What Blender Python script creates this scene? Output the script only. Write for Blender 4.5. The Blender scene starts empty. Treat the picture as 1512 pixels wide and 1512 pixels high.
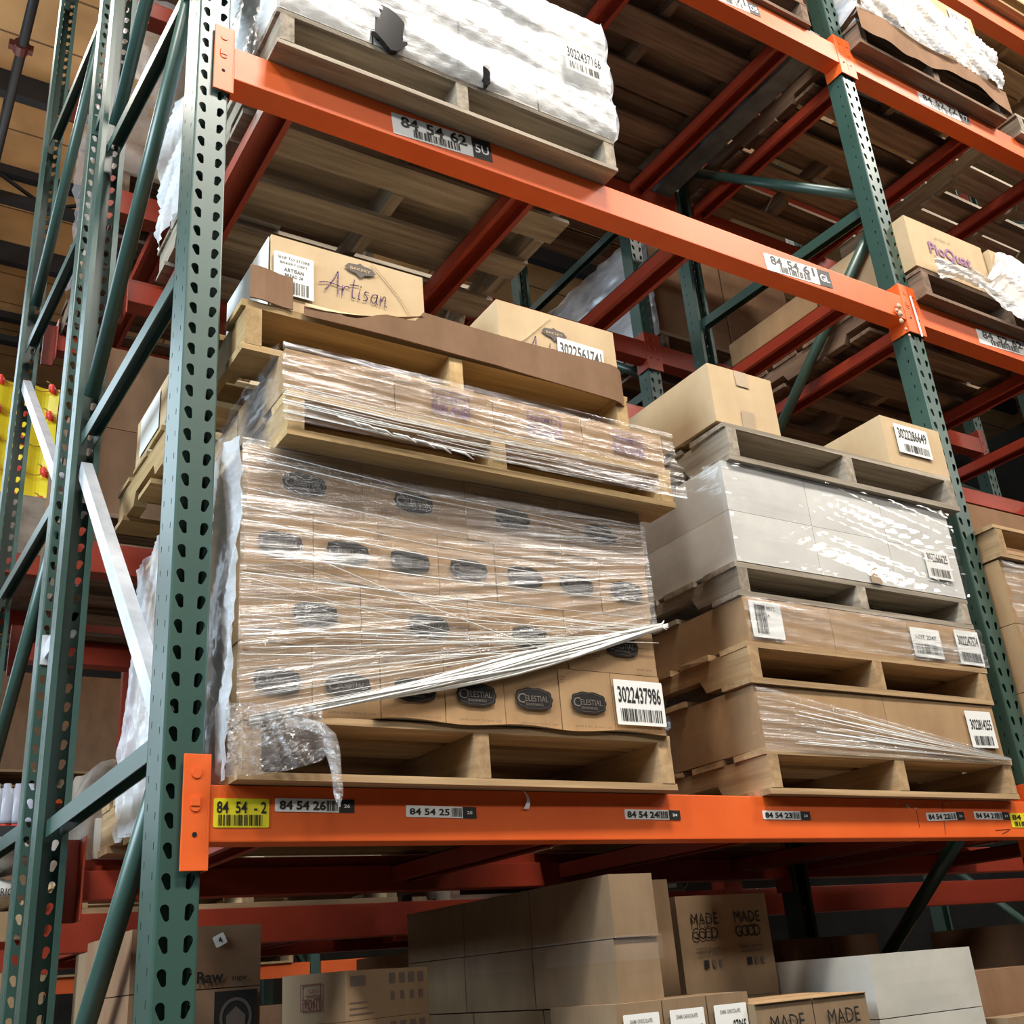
import bpy, bmesh, math, random, re
from mathutils import Vector, Matrix, Euler
R = math.radians
SC = bpy.context.scene
COL = SC.collection
random.seed(7)

# ---------------------------------------------------------------- camera
F_PX = 1602.47
CAM = Vector((-0.55355, -1.96867, 1.60010))
RX = Vector((0.84915831, -0.52257043, -0.07648728))
UP = Vector((-0.14803875, -0.37453075, 0.9153203))
FW = Vector((0.50696616, 0.76592876, 0.39539657))
cd = bpy.data.cameras.new('camera')
cam = bpy.data.objects.new('camera', cd)
COL.objects.link(cam)
cam.matrix_world = Matrix(((RX.x, UP.x, -FW.x, CAM.x), (RX.y, UP.y, -FW.y, CAM.y), (RX.z, UP.z, -FW.z, CAM.z), (0, 0, 0, 1)))
cd.sensor_width = 36.0
cd.sensor_fit = 'HORIZONTAL'
cd.lens = 36.0 * F_PX / 1512.0
cd.clip_start = 0.05
cd.clip_end = 100
SC.camera = cam


def at(px, py, x=None, y=None, z=None):
    """point of the place seen at that pixel of the photograph, on a given plane"""
    d = RX * ((px - 756) / F_PX) + UP * ((756 - py) / F_PX) + FW
    i, v = (0, x) if x is not None else (1, y) if y is not None else (2, z)
    return CAM + d * ((v - CAM[i]) / d[i])


# ---------------------------------------------------------------- world, exposure
w = bpy.data.worlds.new('world')
SC.world = w
w.use_nodes = True
w.node_tree.nodes['Background'].inputs[0].default_value = (1.0, 0.88, 0.78, 1)
w.node_tree.nodes['Background'].inputs[1].default_value = 0.015
SC.view_settings.view_transform = 'Standard'
SC.view_settings.look = 'None'
SC.view_settings.gamma = 1
SC.view_settings.use_curve_mapping = False
SC.view_settings.exposure = -0.68
SC.cycles.transparent_max_bounces = 12
SC.cycles.max_bounces = 6
SC.cycles.sample_clamp_indirect = 4


def area(name, loc, target, sx, sy, power, col, spread=180):
    l = bpy.data.lights.new(name, 'AREA')
    l.shape = 'RECTANGLE'
    l.size = sx
    l.size_y = sy
    l.energy = power
    l.color = col
    l.spread = R(spread)
    o = bpy.data.objects.new(name, l)
    COL.objects.link(o)
    o.location = loc
    o.rotation_euler = (Vector(target) - Vector(loc)).to_track_quat('-Z', 'Y').to_euler()
    return o


WARM = (1.0, 0.93, 0.84)
COOL = (0.72, 0.88, 1.0)
# high-bay fixtures over the aisle in front of the rack, each a bank of long tubes
for fx_ in (-3.4, 0.9, 5.2):
    area('aisle_light', (fx_, -2.6, 7.6), (fx_, -0.6, 3.6), 1.25, 0.6, 330, WARM, 130)
# fixtures of the following aisle, mirrored in the film
for fx_ in (-1.5, 3.4, 8.3, 13.2):
    area('far_aisle_light', (fx_, -7.6, 8.2), (fx_ * .4 + .8, 0, 4.6), 1.6, 0.7, 34, WARM, 62)
# next aisle behind the back-to-back rack
for fx_ in (-1.5, 4.0):
    area('aisle_light', (fx_, 4.4, 8.3), (fx_, 4.2, 0), 1.25, 0.6, 150, WARM)
# cool light from the left; its source is unseen
area('unseen_cool_light', (-6.5, -1.2, 5.0), (0, 0.4, 2.8), 3.0, 3.0, 1250, COOL)
area('unseen_cool_light', (-3.2, 8.2, 5.6), (-.1, 0.3, 2.6), 4.2, 5.0, 480, COOL)  # added panel behind left, put there for gloss on the post flanges
# added upward panel brightening the roof deck in place of bounced light
area('roof_wash', (0.5, 6.5, 6.9), (0.5, 7.2, 10), 5, 4, 95, (1.0, 0.84, 0.66))

# ---------------------------------------------------------------- materials
def newmat(name):
    m = bpy.data.materials.new(name)
    m.use_nodes = True
    nt = m.node_tree
    for n in list(nt.nodes):
        if n.type not in ('BSDF_PRINCIPLED', 'OUTPUT_MATERIAL'):
            nt.nodes.remove(n)
    b = nt.nodes['Principled BSDF']
    return m, nt, b


def N(nt, t, **k):
    n = nt.nodes.new(t)
    for a, v in k.items():
        setattr(n, a, v)
    return n


def flat(name, col, rough=0.5, metal=0.0, spec=0.5, emis=None):
    m, nt, b = newmat(name)
    b.inputs['Base Color'].default_value = (*col, 1)
    b.inputs['Roughness'].default_value = rough
    b.inputs['Metallic'].default_value = metal
    b.inputs['Specular IOR Level'].default_value = spec
    if emis:
        b.inputs['Emission Color'].default_value = (*emis[0], 1)
        b.inputs['Emission Strength'].default_value = emis[1]
    return m


def mottled(name, c1, c2, scale=(6, 6, 6), rough=0.6, spec=0.3, bump=0.0, detail=6, lo=0.35, hi=0.65, obrand=0.0, metal=0.0, coords='Object', bdist=0.002):
    m, nt, b = newmat(name)
    tc = N(nt, 'ShaderNodeTexCoord')
    mp = N(nt, 'ShaderNodeMapping')
    mp.inputs['Scale'].default_value = scale
    nt.links.new(tc.outputs[coords], mp.inputs['Vector'])
    oi = N(nt, 'ShaderNodeObjectInfo')
    ad = N(nt, 'ShaderNodeVectorMath', operation='MULTIPLY_ADD')
    ad.inputs[1].default_value = (1, 1, 1)
    cm = N(nt, 'ShaderNodeCombineXYZ')
    mu = N(nt, 'ShaderNodeMath', operation='MULTIPLY')
    mu.inputs[1].default_value = 40
    nt.links.new(oi.outputs['Random'], mu.inputs[0])
    for i in range(3):
        nt.links.new(mu.outputs[0], cm.inputs[i])
    nt.links.new(mp.outputs[0], ad.inputs[0])
    nt.links.new(cm.outputs[0], ad.inputs[2])
    nz = N(nt, 'ShaderNodeTexNoise')
    nz.inputs['Scale'].default_value = 1
    nz.inputs['Detail'].default_value = detail
    nz.inputs['Roughness'].default_value = 0.65
    nt.links.new(ad.outputs[0], nz.inputs['Vector'])
    rp = N(nt, 'ShaderNodeValToRGB')
    rp.color_ramp.elements[0].position = lo
    rp.color_ramp.elements[1].position = hi
    rp.color_ramp.elements[0].color = (*c1, 1)
    rp.color_ramp.elements[1].color = (*c2, 1)
    nt.links.new(nz.outputs['Fac'], rp.inputs[0])
    out = rp.outputs[0]
    if obrand:
        hs = N(nt, 'ShaderNodeHueSaturation')
        mr = N(nt, 'ShaderNodeMapRange')
        mr.inputs[3].default_value = 1 - obrand
        mr.inputs[4].default_value = 1 + obrand
        nt.links.new(oi.outputs['Random'], mr.inputs[0])
        nt.links.new(mr.outputs[0], hs.inputs['Value'])
        nt.links.new(out, hs.inputs['Color'])
        out = hs.outputs[0]
    nt.links.new(out, b.inputs['Base Color'])
    b.inputs['Roughness'].default_value = rough
    b.inputs['Specular IOR Level'].default_value = spec
    b.inputs['Metallic'].default_value = metal
    if bump:
        bp = N(nt, 'ShaderNodeBump')
        bp.inputs['Strength'].default_value = bump
        bp.inputs['Distance'].default_value = bdist
        nt.links.new(nz.outputs['Fac'], bp.inputs['Height'])
        nt.links.new(bp.outputs[0], b.inputs['Normal'])
    return m


def paint(name, c, c2, rough, spec):
    return mottled(name, c, c2, (5, 5, 5), rough, spec, 0.12, 5, 0.3, 0.7)


M = {}
M['green'] = paint('green_paint', (.030, .070, .055), (.040, .088, .070), 0.36, 0.6)
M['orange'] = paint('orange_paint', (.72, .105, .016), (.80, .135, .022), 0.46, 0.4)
M['red'] = paint('shaded_orange_paint', (.27, .034, .016), (.33, .042, .019), 0.38, 0.5)  # rack orange darkened for rear beams and ties, shade put into the colour
M['galv'] = mottled('galvanised_steel', (.55, .57, .60), (.78, .79, .82), (9, 9, 9), 0.38, 0.5, 0.1, metal=0.35)
M['steel'] = flat('dark_steel', (.03, .03, .033), 0.5, 0.3)
M['hole'] = flat('dark_hole', (.004, .004, .005), 0.9)
M['bolt'] = flat('zinc_bolt', (.6, .6, .58), 0.3, 0.8)
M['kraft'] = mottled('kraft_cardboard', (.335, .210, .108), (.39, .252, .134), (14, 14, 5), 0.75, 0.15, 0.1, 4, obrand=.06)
M['kraft_dimmed'] = mottled('dimmed_kraft_cardboard', (.215, .145, .085), (.255, .175, .105), (14, 14, 5), 0.75, 0.15, 0.1, 4, obrand=.06)  # kraft darkened for the lower shelf, its dimmer light put into the colour
M['white_dimmed'] = mottled('dimmed_white_cardboard', (.43, .42, .37), (.50, .48, .43), (6, 6, 6), 0.5, 0.35, 0.05, 4, obrand=.04)  # white board darkened likewise, low light of the bottom shelf in its colour
M['kraft_light'] = mottled('light_kraft_cardboard', (.50, .365, .215), (.56, .415, .25), (10, 10, 5), 0.75, 0.15, 0.1, 4, obrand=.05)
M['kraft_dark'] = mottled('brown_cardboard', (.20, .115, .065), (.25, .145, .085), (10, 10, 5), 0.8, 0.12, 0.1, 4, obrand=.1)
M['white_board'] = mottled('white_cardboard', (.60, .59, .56), (.68, .67, .63), (6, 6, 6), 0.6, 0.25, 0.05, 4, obrand=.04)
M['label'] = flat('label_white', (.80, .80, .77), 0.45)
M['label_yellow'] = flat('label_yellow', (.80, .68, .02), 0.45)
M['black'] = flat('print_black', (.012, .012, .012), 0.5)
M['ink'] = flat('print_ink', (.018, .016, .015), 0.8, 0, .2)
M['ink_soft'] = flat('print_soft_ink', (.10, .075, .06), 0.7)
M['ink_text'] = flat('plaque_lettering', (.17, .14, .12), 0.6)
M['purple'] = flat('print_purple', (.13, .05, .14), 0.6)
M['lilac'] = flat('print_lilac', (.25, .10, .22), 0.6)
M['redink'] = flat('print_red', (.11, .018, .016), 0.7)
M['whiteprint'] = flat('print_white', (.85, .85, .85), 0.5)
M['tape'] = flat('packing_tape', (.40, .29, .18), 0.25, 0, 0.6)
M['black_plastic'] = flat('black_plastic', (.01, .01, .011), 0.18)
M['yellow'] = flat('yellow_bag', (.85, .68, .03), 0.3)
M['chili'] = flat('chili_red', (.75, .05, .03), 0.4)
M['stem'] = flat('chili_stem', (.25, .16, .03), 0.5)
M['burlap'] = mottled('brown_paper_wrap', (.16, .12, .09), (.32, .25, .19), (9, 9, 9), 0.5, 0.4, 0.6, 6, bdist=.01)
M['greenplastic'] = flat('green_plastic', (.06, .25, .05), 0.4)
M['redcap'] = flat('red_cap', (.8, .05, .03), 0.4)
M['jug'] = flat('clear_jug', (.5, .52, .6), 0.3)


def wood(name, c1, c2, axis, rough=0.8, obr=0.14):
    s = [38, 38, 38]
    s[axis] = 2.2
    return mottled(name, c1, c2, tuple(s), rough, 0.15, 0.5, 7, 0.30, 0.72, obr)


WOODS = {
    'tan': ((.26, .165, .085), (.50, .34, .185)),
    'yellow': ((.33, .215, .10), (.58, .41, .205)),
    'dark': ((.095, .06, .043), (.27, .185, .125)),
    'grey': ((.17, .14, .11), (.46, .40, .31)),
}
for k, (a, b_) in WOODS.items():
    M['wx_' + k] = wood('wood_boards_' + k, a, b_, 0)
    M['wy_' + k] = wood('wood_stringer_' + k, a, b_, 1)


def film(name, su, sv, base, amp, white=(.9, .9, .9), rough=0.16, lo=0.5, hi=0.75, bump=0.6, diff=0.35, blotch=3.0, dist=0.004, rot=0.0):
    """stretch film: clear sheet with glossy, streaked folds; u runs along the wrap direction"""
    m, nt, b = newmat(name)
    nt.nodes.remove(b)
    out = [n for n in nt.nodes if n.type == 'OUTPUT_MATERIAL'][0]
    uv = N(nt, 'ShaderNodeTexCoord')
    mp = N(nt, 'ShaderNodeMapping')
    mp.inputs['Scale'].default_value = (su, sv, 1)
    mp.inputs['Rotation'].default_value = (0, 0, rot)
    nt.links.new(uv.outputs['UV'], mp.inputs['Vector'])
    nz = N(nt, 'ShaderNodeTexNoise')
    nz.inputs['Scale'].default_value = 1
    nz.inputs['Detail'].default_value = 5
    nz.inputs['Roughness'].default_value = 0.7
    nt.links.new(mp.outputs[0], nz.inputs['Vector'])
    mp2 = N(nt, 'ShaderNodeMapping')
    mp2.inputs['Scale'].default_value = (blotch, blotch * 1.7, 1)
    nt.links.new(uv.outputs['UV'], mp2.inputs['Vector'])
    nb = N(nt, 'ShaderNodeTexNoise')
    nb.inputs['Scale'].default_value = 1
    nb.inputs['Detail'].default_value = 3
    nt.links.new(mp2.outputs[0], nb.inputs['Vector'])
    r = N(nt, 'ShaderNodeMapRange')
    r.inputs[1].default_value = lo
    r.inputs[2].default_value = hi
    nt.links.new(nz.outputs['Fac'], r.inputs[0])
    r2 = N(nt, 'ShaderNodeMapRange')
    r2.inputs[1].default_value = 0.38
    r2.inputs[2].default_value = 0.62
    nt.links.new(nb.outputs['Fac'], r2.inputs[0])
    mu = N(nt, 'ShaderNodeMath', operation='MULTIPLY')
    nt.links.new(r.outputs[0], mu.inputs[0])
    nt.links.new(r2.outputs[0], mu.inputs[1])
    fac = N(nt, 'ShaderNodeMath', operation='MULTIPLY_ADD')
    fac.inputs[1].default_value = amp
    fac.inputs[2].default_value = base
    fac.use_clamp = True
    nt.links.new(mu.outputs[0], fac.inputs[0])
    bp = N(nt, 'ShaderNodeBump')
    bp.inputs['Strength'].default_value = bump
    bp.inputs['Distance'].default_value = dist
    nt.links.new(nz.outputs['Fac'], bp.inputs['Height'])
    gl = N(nt, 'ShaderNodeBsdfGlossy')
    gl.inputs['Roughness'].default_value = rough
    gl.inputs['Color'].default_value = (*white, 1)
    nt.links.new(bp.outputs[0], gl.inputs['Normal'])
    df = N(nt, 'ShaderNodeBsdfDiffuse')
    df.inputs['Color'].default_value = (*white, 1)
    nt.links.new(bp.outputs[0], df.inputs['Normal'])
    mg = N(nt, 'ShaderNodeMixShader')
    mg.inputs[0].default_value = diff
    nt.links.new(gl.outputs[0], mg.inputs[1])
    nt.links.new(df.outputs[0], mg.inputs[2])
    tr = N(nt, 'ShaderNodeBsdfTransparent')
    mx = N(nt, 'ShaderNodeMixShader')
    nt.links.new(fac.outputs[0], mx.inputs[0])
    nt.links.new(tr.outputs[0], mx.inputs[1])
    nt.links.new(mg.outputs[0], mx.inputs[2])
    nt.links.new(mx.outputs[0], out.inputs['Surface'])
    return m


M['film'] = film('stretch_film', 1.6, 60, 0.13, 1.0, diff=.42, lo=.46, hi=.66)
M['film_glare'] = film('stretch_film_glare', 1.8, 46, 0.11, 1.0, diff=.42, lo=.46, hi=.68, blotch=2.0, bump=.9)  # stronger white streaks paint glare into the film
M['film_light'] = film('stretch_film_thin', 1.5, 40, 0.07, 0.40, lo=.52, hi=.8)
M['film_side'] = film('stretch_film_side', 3.0, 9, 0.42, 0.75, white=(.86, .88, .92), diff=0.75, rough=.22, lo=.35, hi=.7)  # extra bluish diffuse white puts the cool side light into the film
M['film_white'] = film('stretch_film_layers', 3, 12, 0.52, 0.7, white=(.95, .95, .95), diff=0.85, rough=.2, lo=.35, hi=.65, bump=.6, dist=.012)
M['film_crumple'] = film('crumpled_film', 14, 14, 0.25, 0.85, white=(.92, .92, .93), diff=0.5, rough=.12, lo=.42, hi=.62, bump=1.0, dist=.02)
M['film_rope'] = flat('gathered_film', (.83, .82, .78), 0.22, 0, 0.8)


# ---------------------------------------------------------------- mesh helpers
class MB:
    def __init__(s, off=(0, 0, 0)):
        s.v = []
        s.f = []
        s.m = []
        s.off = Vector(off)
        s.uv = None

    def add(s, pts, faces, m=0):
        n = len(s.v)
        s.v += [Vector(p) - s.off for p in pts]
        s.f += [tuple(n + i for i in f) for f in faces]
        s.m += [m] * len(faces)

    def box(s, x0, x1, y0, y1, z0, z1, m=0, j=0.0):
        p = [(x, y, z) for z in (z0, z1) for y in (y0, y1) for x in (x0, x1)]
        if j:
            p = [tuple(c + random.uniform(-j, j) for c in q) for q in p]
        s.add(p, [(0, 2, 3, 1), (4, 5, 7, 6), (0, 1, 5, 4), (2, 6, 7, 3), (0, 4, 6, 2), (1, 3, 7, 5)], m)

    def prism(s, pts, axis, a, b, m=0):
        """polygon (2d) extruded along axis between a and b"""
        def mk(p, t):
            if axis == 0:
                return (t, p[0], p[1])
            if axis == 1:
                return (p[0], t, p[1])
            return (p[0], p[1], t)
        n = len(pts)
        s.add([mk(p, a) for p in pts] + [mk(p, b) for p in pts],
              [tuple(range(n)), tuple(range(2 * n - 1, n - 1, -1))] + [(i, i + n, (i + 1) % n + n, (i + 1) % n) for i in range(n)], m)

    def bar(s, p0, p1, wx, wy, m=0, up=(0, 0, 1)):
        p0, p1 = Vector(p0), Vector(p1)
        d = (p1 - p0).normalized()
        a = d.cross(Vector(up)).normalized()
        b = a.cross(d)
        q = []
        for p in (p0, p1):
            for u, v in ((-1, -1), (1, -1), (1, 1), (-1, 1)):
                q.append(p + a * (u * wx / 2) + b * (v * wy / 2))
        s.add(q, [(3, 2, 1, 0), (4, 5, 6, 7), (0, 1, 5, 4), (1, 2, 6, 5), (2, 3, 7, 6), (3, 0, 4, 7)], m)

    def channel(s, p0, p1, w, h, t, m=0, up=(0, 0, 1)):
        """C channel open to one side of 'up'"""
        p0, p1 = Vector(p0), Vector(p1)
        d = (p1 - p0).normalized()
        a = d.cross(Vector(up)).normalized()
        b = a.cross(d)
        prof = [(-w/2, -h/2), (w/2, -h/2), (w/2, h/2), (w/2 - t, h/2), (w/2 - t, -h/2 + t), (-w/2 + t, -h/2 + t), (-w/2 + t, h/2), (-w/2, h/2)]
        q = [p + a * u + b * v for p in (p0, p1) for u, v in prof]
        n = 8
        s.add(q, [(i, (i+1) % n, (i+1) % n + n, i + n) for i in range(n)] + [(0, 7, 6, 5), (0, 5, 4, 1), (1, 4, 3, 2), (8, 13, 14, 15), (8, 9, 12, 13), (9, 10, 11, 12)], m)

    def tube(s, pts, rad, n=6, m=0):
        pts = [Vector(p) for p in pts]
        base = len(s.v)
        rings = []
        for i, p in enumerate(pts):
            d = (pts[min(i + 1, len(pts) - 1)] - pts[max(i - 1, 0)]).normalized()
            a = d.cross(Vector((0, 0, 1)))
            if a.length < .01:
                a = d.cross(Vector((1, 0, 0)))
            a.normalize()
            b = a.cross(d)
            r = rad[i] if isinstance(rad, (list, tuple)) else rad
            rings.append([p + a * r * math.cos(2*math.pi*k/n) + b * r * math.sin(2*math.pi*k/n) for k in range(n)])
        q = [v for rg in rings for v in rg]
        fs = [(i*n+k, i*n+(k+1) % n, (i+1)*n+(k+1) % n, (i+1)*n+k) for i in range(len(pts)-1) for k in range(n)]
        fs += [tuple(range(n-1, -1, -1)), tuple((len(pts)-1)*n + k for k in range(n))]
        s.add(q, fs, m)

    def grid(s, fn, nu, nv, m=0):
        """sheet fn(u,v); stores uv"""
        n = len(s.v)
        if s.uv is None:
            s.uv = {}
        for j in range(nv + 1):
            for i in range(nu + 1):
                r = fn(i / nu, j / nv)
                if len(r) == 2:
                    p, t = r
                else:
                    p, t = r, (i / nu, j / nv)
                s.uv[len(s.v)] = t
                s.v.append(Vector(p) - s.off)
        for j in range(nv):
            for i in range(nu):
                a = n + j * (nu + 1) + i
                s.f.append((a, a + 1, a + nu + 2, a + nu + 1))
                s.m.append(m)

    def mesh(s, name, mats, smooth=False, bevel=0.0):
        me = bpy.data.meshes.new(name)
        me.from_pydata([tuple(v) for v in s.v], [], s.f)
        for mt in mats:
            me.materials.append(M[mt] if isinstance(mt, str) else mt)
        me.polygons.foreach_set('material_index', s.m)
        if s.uv is not None:
            ul = me.uv_layers.new(name='UVMap')
            for lp in me.loops:
                ul.data[lp.index].uv = s.uv.get(lp.vertex_index, (0, 0))
        if bevel:
            bm = bmesh.new()
            bm.from_mesh(me)
            bmesh.ops.bevel(bm, geom=bm.edges[:], offset=bevel, segments=2, affect='EDGES', profile=.7)
            bm.to_mesh(me)
            bm.free()
        if smooth:
            me.polygons.foreach_set('use_smooth', [True] * len(me.polygons))
        me.update()
        return me

    def build(s, name, mats, parent=None, smooth=False, bevel=0.0, loc=None, rot=None):
        return link(name, s.mesh(name, mats, smooth, bevel), parent, loc, rot)


def link(name, me, parent=None, loc=None, rot=None):
    o = bpy.data.objects.new(name, me)
    COL.objects.link(o)
    if loc is not None:
        o.location = loc
    if rot is not None:
        o.rotation_euler = rot
    if parent is not None:
        o.parent = parent
    return o


ORDINAL = ['zeroth', 'first', 'second', 'third', 'fourth', 'fifth', 'sixth', 'seventh', 'eighth']


def words(s):
    return re.sub(r'\b(place|level|load|bay) (\d)\b', lambda m: ORDINAL[int(m.group(2))] + ' ' + m.group(1), s)


def tag(o, label, cat, group=None, kind=None):
    o['label'] = words(label)
    o['category'] = cat
    if group:
        o['group'] = group
    if kind:
        o['kind'] = kind
    return o


def thing(name, label, cat, loc=(0, 0, 0), rot=(0, 0, 0), group=None):
    o = bpy.data.objects.new(name, None)
    COL.objects.link(o)
    o.location = loc
    o.rotation_euler = rot
    o.empty_display_size = .1
    return tag(o, label, cat, group)


def struct(o):
    o['kind'] = 'structure'
    return o


# ---------------------------------------------------------------- lettering
_tc = {}


def text_geo(s, size=1.0, bold=0.0, sx=1.0, shear=0.0):
    """verts, faces of lettering in the x-z plane facing -y, centred, height of a capital = size"""
    key = (s, bold, sx, shear)
    if key not in _tc:
        c = bpy.data.curves.new('lettering', 'FONT')
        c.body = s
        c.size = 1.0 / 0.72
        c.resolution_u = 2
        c.offset = bold
        c.shear = shear
        c.fill_mode = 'FRONT'
        o = bpy.data.objects.new('lettering', c)
        COL.objects.link(o)
        dg = bpy.context.evaluated_depsgraph_get()
        me = bpy.data.meshes.new_from_object(o.evaluated_get(dg))
        vs = [(v.co.x * sx, v.co.y) for v in me.vertices]
        fs = [tuple(p.vertices) for p in me.polygons]
        bpy.data.objects.remove(o)
        bpy.data.curves.remove(c)
        bpy.data.meshes.remove(me)
        xs = [v[0] for v in vs]
        mx = (min(xs) + max(xs)) / 2
        _tc[key] = ([(a - mx, b - .5) for a, b in vs], fs, max(xs) - min(xs))
    return _tc[key]


def add_text(mb, s, cx, cz, size, width=None, m=0, y=0.0, bold=0.02, shear=0.0):
    vs, fs, w0 = text_geo(s, 1.0, bold, 1.0, shear)
    k = (width / (w0 * size)) if width else 1.0
    mb.add([(cx + a * size * k, y, cz + b * size) for a, b in vs], fs, m)


def add_barcode(mb, x0, x1, z0, z1, n, m=0, y=0.0, seed=1):
    rnd = random.Random(seed)
    ws = [rnd.choice((1, 1, 2, 3)) for _ in range(2 * n)]
    t = sum(ws)
    x = x0
    for i, q in enumerate(ws):
        dx = (x1 - x0) * q / t
        if i % 2 == 0:
            mb.add([(x, y, z0), (x + dx, y, z0), (x + dx, y, z1), (x, y, z1)], [(0, 1, 2, 3)], m)
        x += dx


def rquad(mb, x0, x1, z0, z1, m=0, y=0.0, r=0.003, t=0.0008):
    pts = []
    for cx, cz, a0 in ((x1 - r, z0 + r, -90), (x1 - r, z1 - r, 0), (x0 + r, z1 - r, 90), (x0 + r, z0 + r, 180)):
        for k in range(4):
            a = R(a0 + 30 * k)
            pts.append((cx + r * math.cos(a), cz + r * math.sin(a)))
    mb.prism(pts, 1, y - t, y, m)


def sticker(parent, x0, x1, z0, z1, y, lines, mat='label', black=None, code=None, label=None, rot=0.0, seed=1, name='label_sticker', inkmat='black'):
    """a paper label facing -y; lines: (text, cx, cz, size, width, bold) in 0..1 of the label; black: (x fraction, text)"""
    w, h = x1 - x0, z1 - z0
    mb = MB()
    rquad(mb, -w/2, w/2, -h/2, h/2, 0)
    if black:
        mb.add([(-w/2 + w * black[0], -.0011, -h/2 * .99), (w/2, -.0011, -h/2 * .99), (w/2, -.0011, h/2 * .99), (-w/2 + w * black[0], -.0011, h/2 * .99)], [(0, 1, 2, 3)], 1)
    o = mb.build(name, [mat, 'black'], parent, loc=((x0 + x1)/2, y, (z0 + z1)/2), rot=(0, rot, 0))
    if label:
        o['label'] = label
    pr = MB()
    for (s, cx, cz, sz, wd, bd) in lines:
        add_text(pr, s, -w/2 + cx * w, -h/2 + cz * h, sz * h, wd * w if wd else None, 0, -.0016, bd)
    if code:
        add_barcode(pr, -w/2 + code[0] * w, -w/2 + code[1] * w, -h/2 + code[2] * h, -h/2 + code[3] * h, code[4], 0, -.0016, seed)
    if black and black[1]:
        add_text(pr, black[1], -w/2 + w * (black[0] + 1) / 2, 0, h * (.42 if h > .04 else .26), w * (1 - black[0]) * (.72 if h > .04 else .4), 1, -.0018, .03)
    if pr.f:
        pr.build('printed_lettering', [inkmat, 'whiteprint'], o)
    return o


# ================================================================ STRUCTURE
# floor
mb = MB()
mb.box(-14, 16, -9, 18, -0.1, 0)
M['floor'] = mottled('polished_concrete', (.07, .064, .058), (.105, .097, .09), (1.5, 1.5, 1.5), .35, .4)
struct(mb.build('floor', ['floor']))


def roof_mat():
    m, nt, b = newmat('roof_deck_plywood')
    tc = N(nt, 'ShaderNodeTexCoord')
    br = N(nt, 'ShaderNodeTexBrick')
    br.offset = 0.0
    br.inputs['Scale'].default_value = 1.0
    br.inputs['Brick Width'].default_value = 2.44
    br.inputs['Row Height'].default_value = 0.61
    br.inputs['Mortar Size'].default_value = 0.012
    br.inputs['Color1'].default_value = (.50, .27, .11, 1)
    br.inputs['Color2'].default_value = (.62, .36, .15, 1)
    br.inputs['Mortar'].default_value = (.16, .08, .035, 1)
    nt.links.new(tc.outputs['Object'], br.inputs['Vector'])
    nz = N(nt, 'ShaderNodeTexNoise')
    nz.inputs['Scale'].default_value = 2.2
    nz.inputs['Detail'].default_value = 8
    nt.links.new(tc.outputs['Object'], nz.inputs['Vector'])
    mx = N(nt, 'ShaderNodeMixRGB', blend_type='MULTIPLY')
    mx.inputs[0].default_value = .6
    rp = N(nt, 'ShaderNodeValToRGB')
    rp.color_ramp.elements[0].position = .3
    rp.color_ramp.elements[0].color = (.45, .42, .40, 1)
    rp.color_ramp.elements[1].position = .7
    nt.links.new(nz.outputs['Fac'], rp.inputs[0])
    nt.links.new(br.outputs[0], mx.inputs[1])
    nt.links.new(rp.outputs[0], mx.inputs[2])
    nt.links.new(mx.outputs[0], b.inputs['Base Color'])
    b.inputs['Roughness'].default_value = .8
    return m


M['roof'] = roof_mat()
ROOF = 9.6
mb = MB()
mb.box(-14, 16, -9, 18, ROOF, ROOF + .15)
struct(mb.build('ceiling', ['roof']))
M['wall'] = mottled('warehouse_wall', (.05, .045, .04), (.08, .07, .06), (1, 1, 1), .9)
mb = MB()
mb.box(-14, 16, 17.9, 18, 0, ROOF)
struct(mb.build('wall_back', ['wall']))
mb = MB()
mb.box(15.9, 16, -9, 17.9, 0, ROOF)
struct(mb.build('wall_right', ['wall']))
# roof purlins and open-web girders
k = 0
for gy in (7.9, 10.6):
    k += 1
    mb = MB()
    mb.box(-13, 15, gy - .06, gy + .06, 9.18, 9.26)
    mb.box(-13, 15, gy - .05, gy + .05, 9.5, 9.598)
    x = -12.6
    up = False
    while x < 15:
        mb.bar((x, gy, 9.22), (x + .55, gy, 9.53), .03, .03)
        mb.bar((x + .55, gy, 9.53), (x + 1.1, gy, 9.22), .03, .03)
        x += 1.1
    tag(mb.build('roof_girder', ['steel']), ['dark open-web roof girder nearer the racks', 'dark open-web roof girder farther behind the racks'][k - 1], 'girder')
for i, gy in enumerate((6.6, 9.2)):
    mb = MB()
    mb.box(-13, 15, gy - .05, gy + .05, 9.35, 9.598)
    tag(mb.build('roof_purlin', ['steel']), ['dark roof purlin crossing in front of the nearer girder', 'dark roof purlin between the two open-web girders'][i], 'beam')
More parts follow.
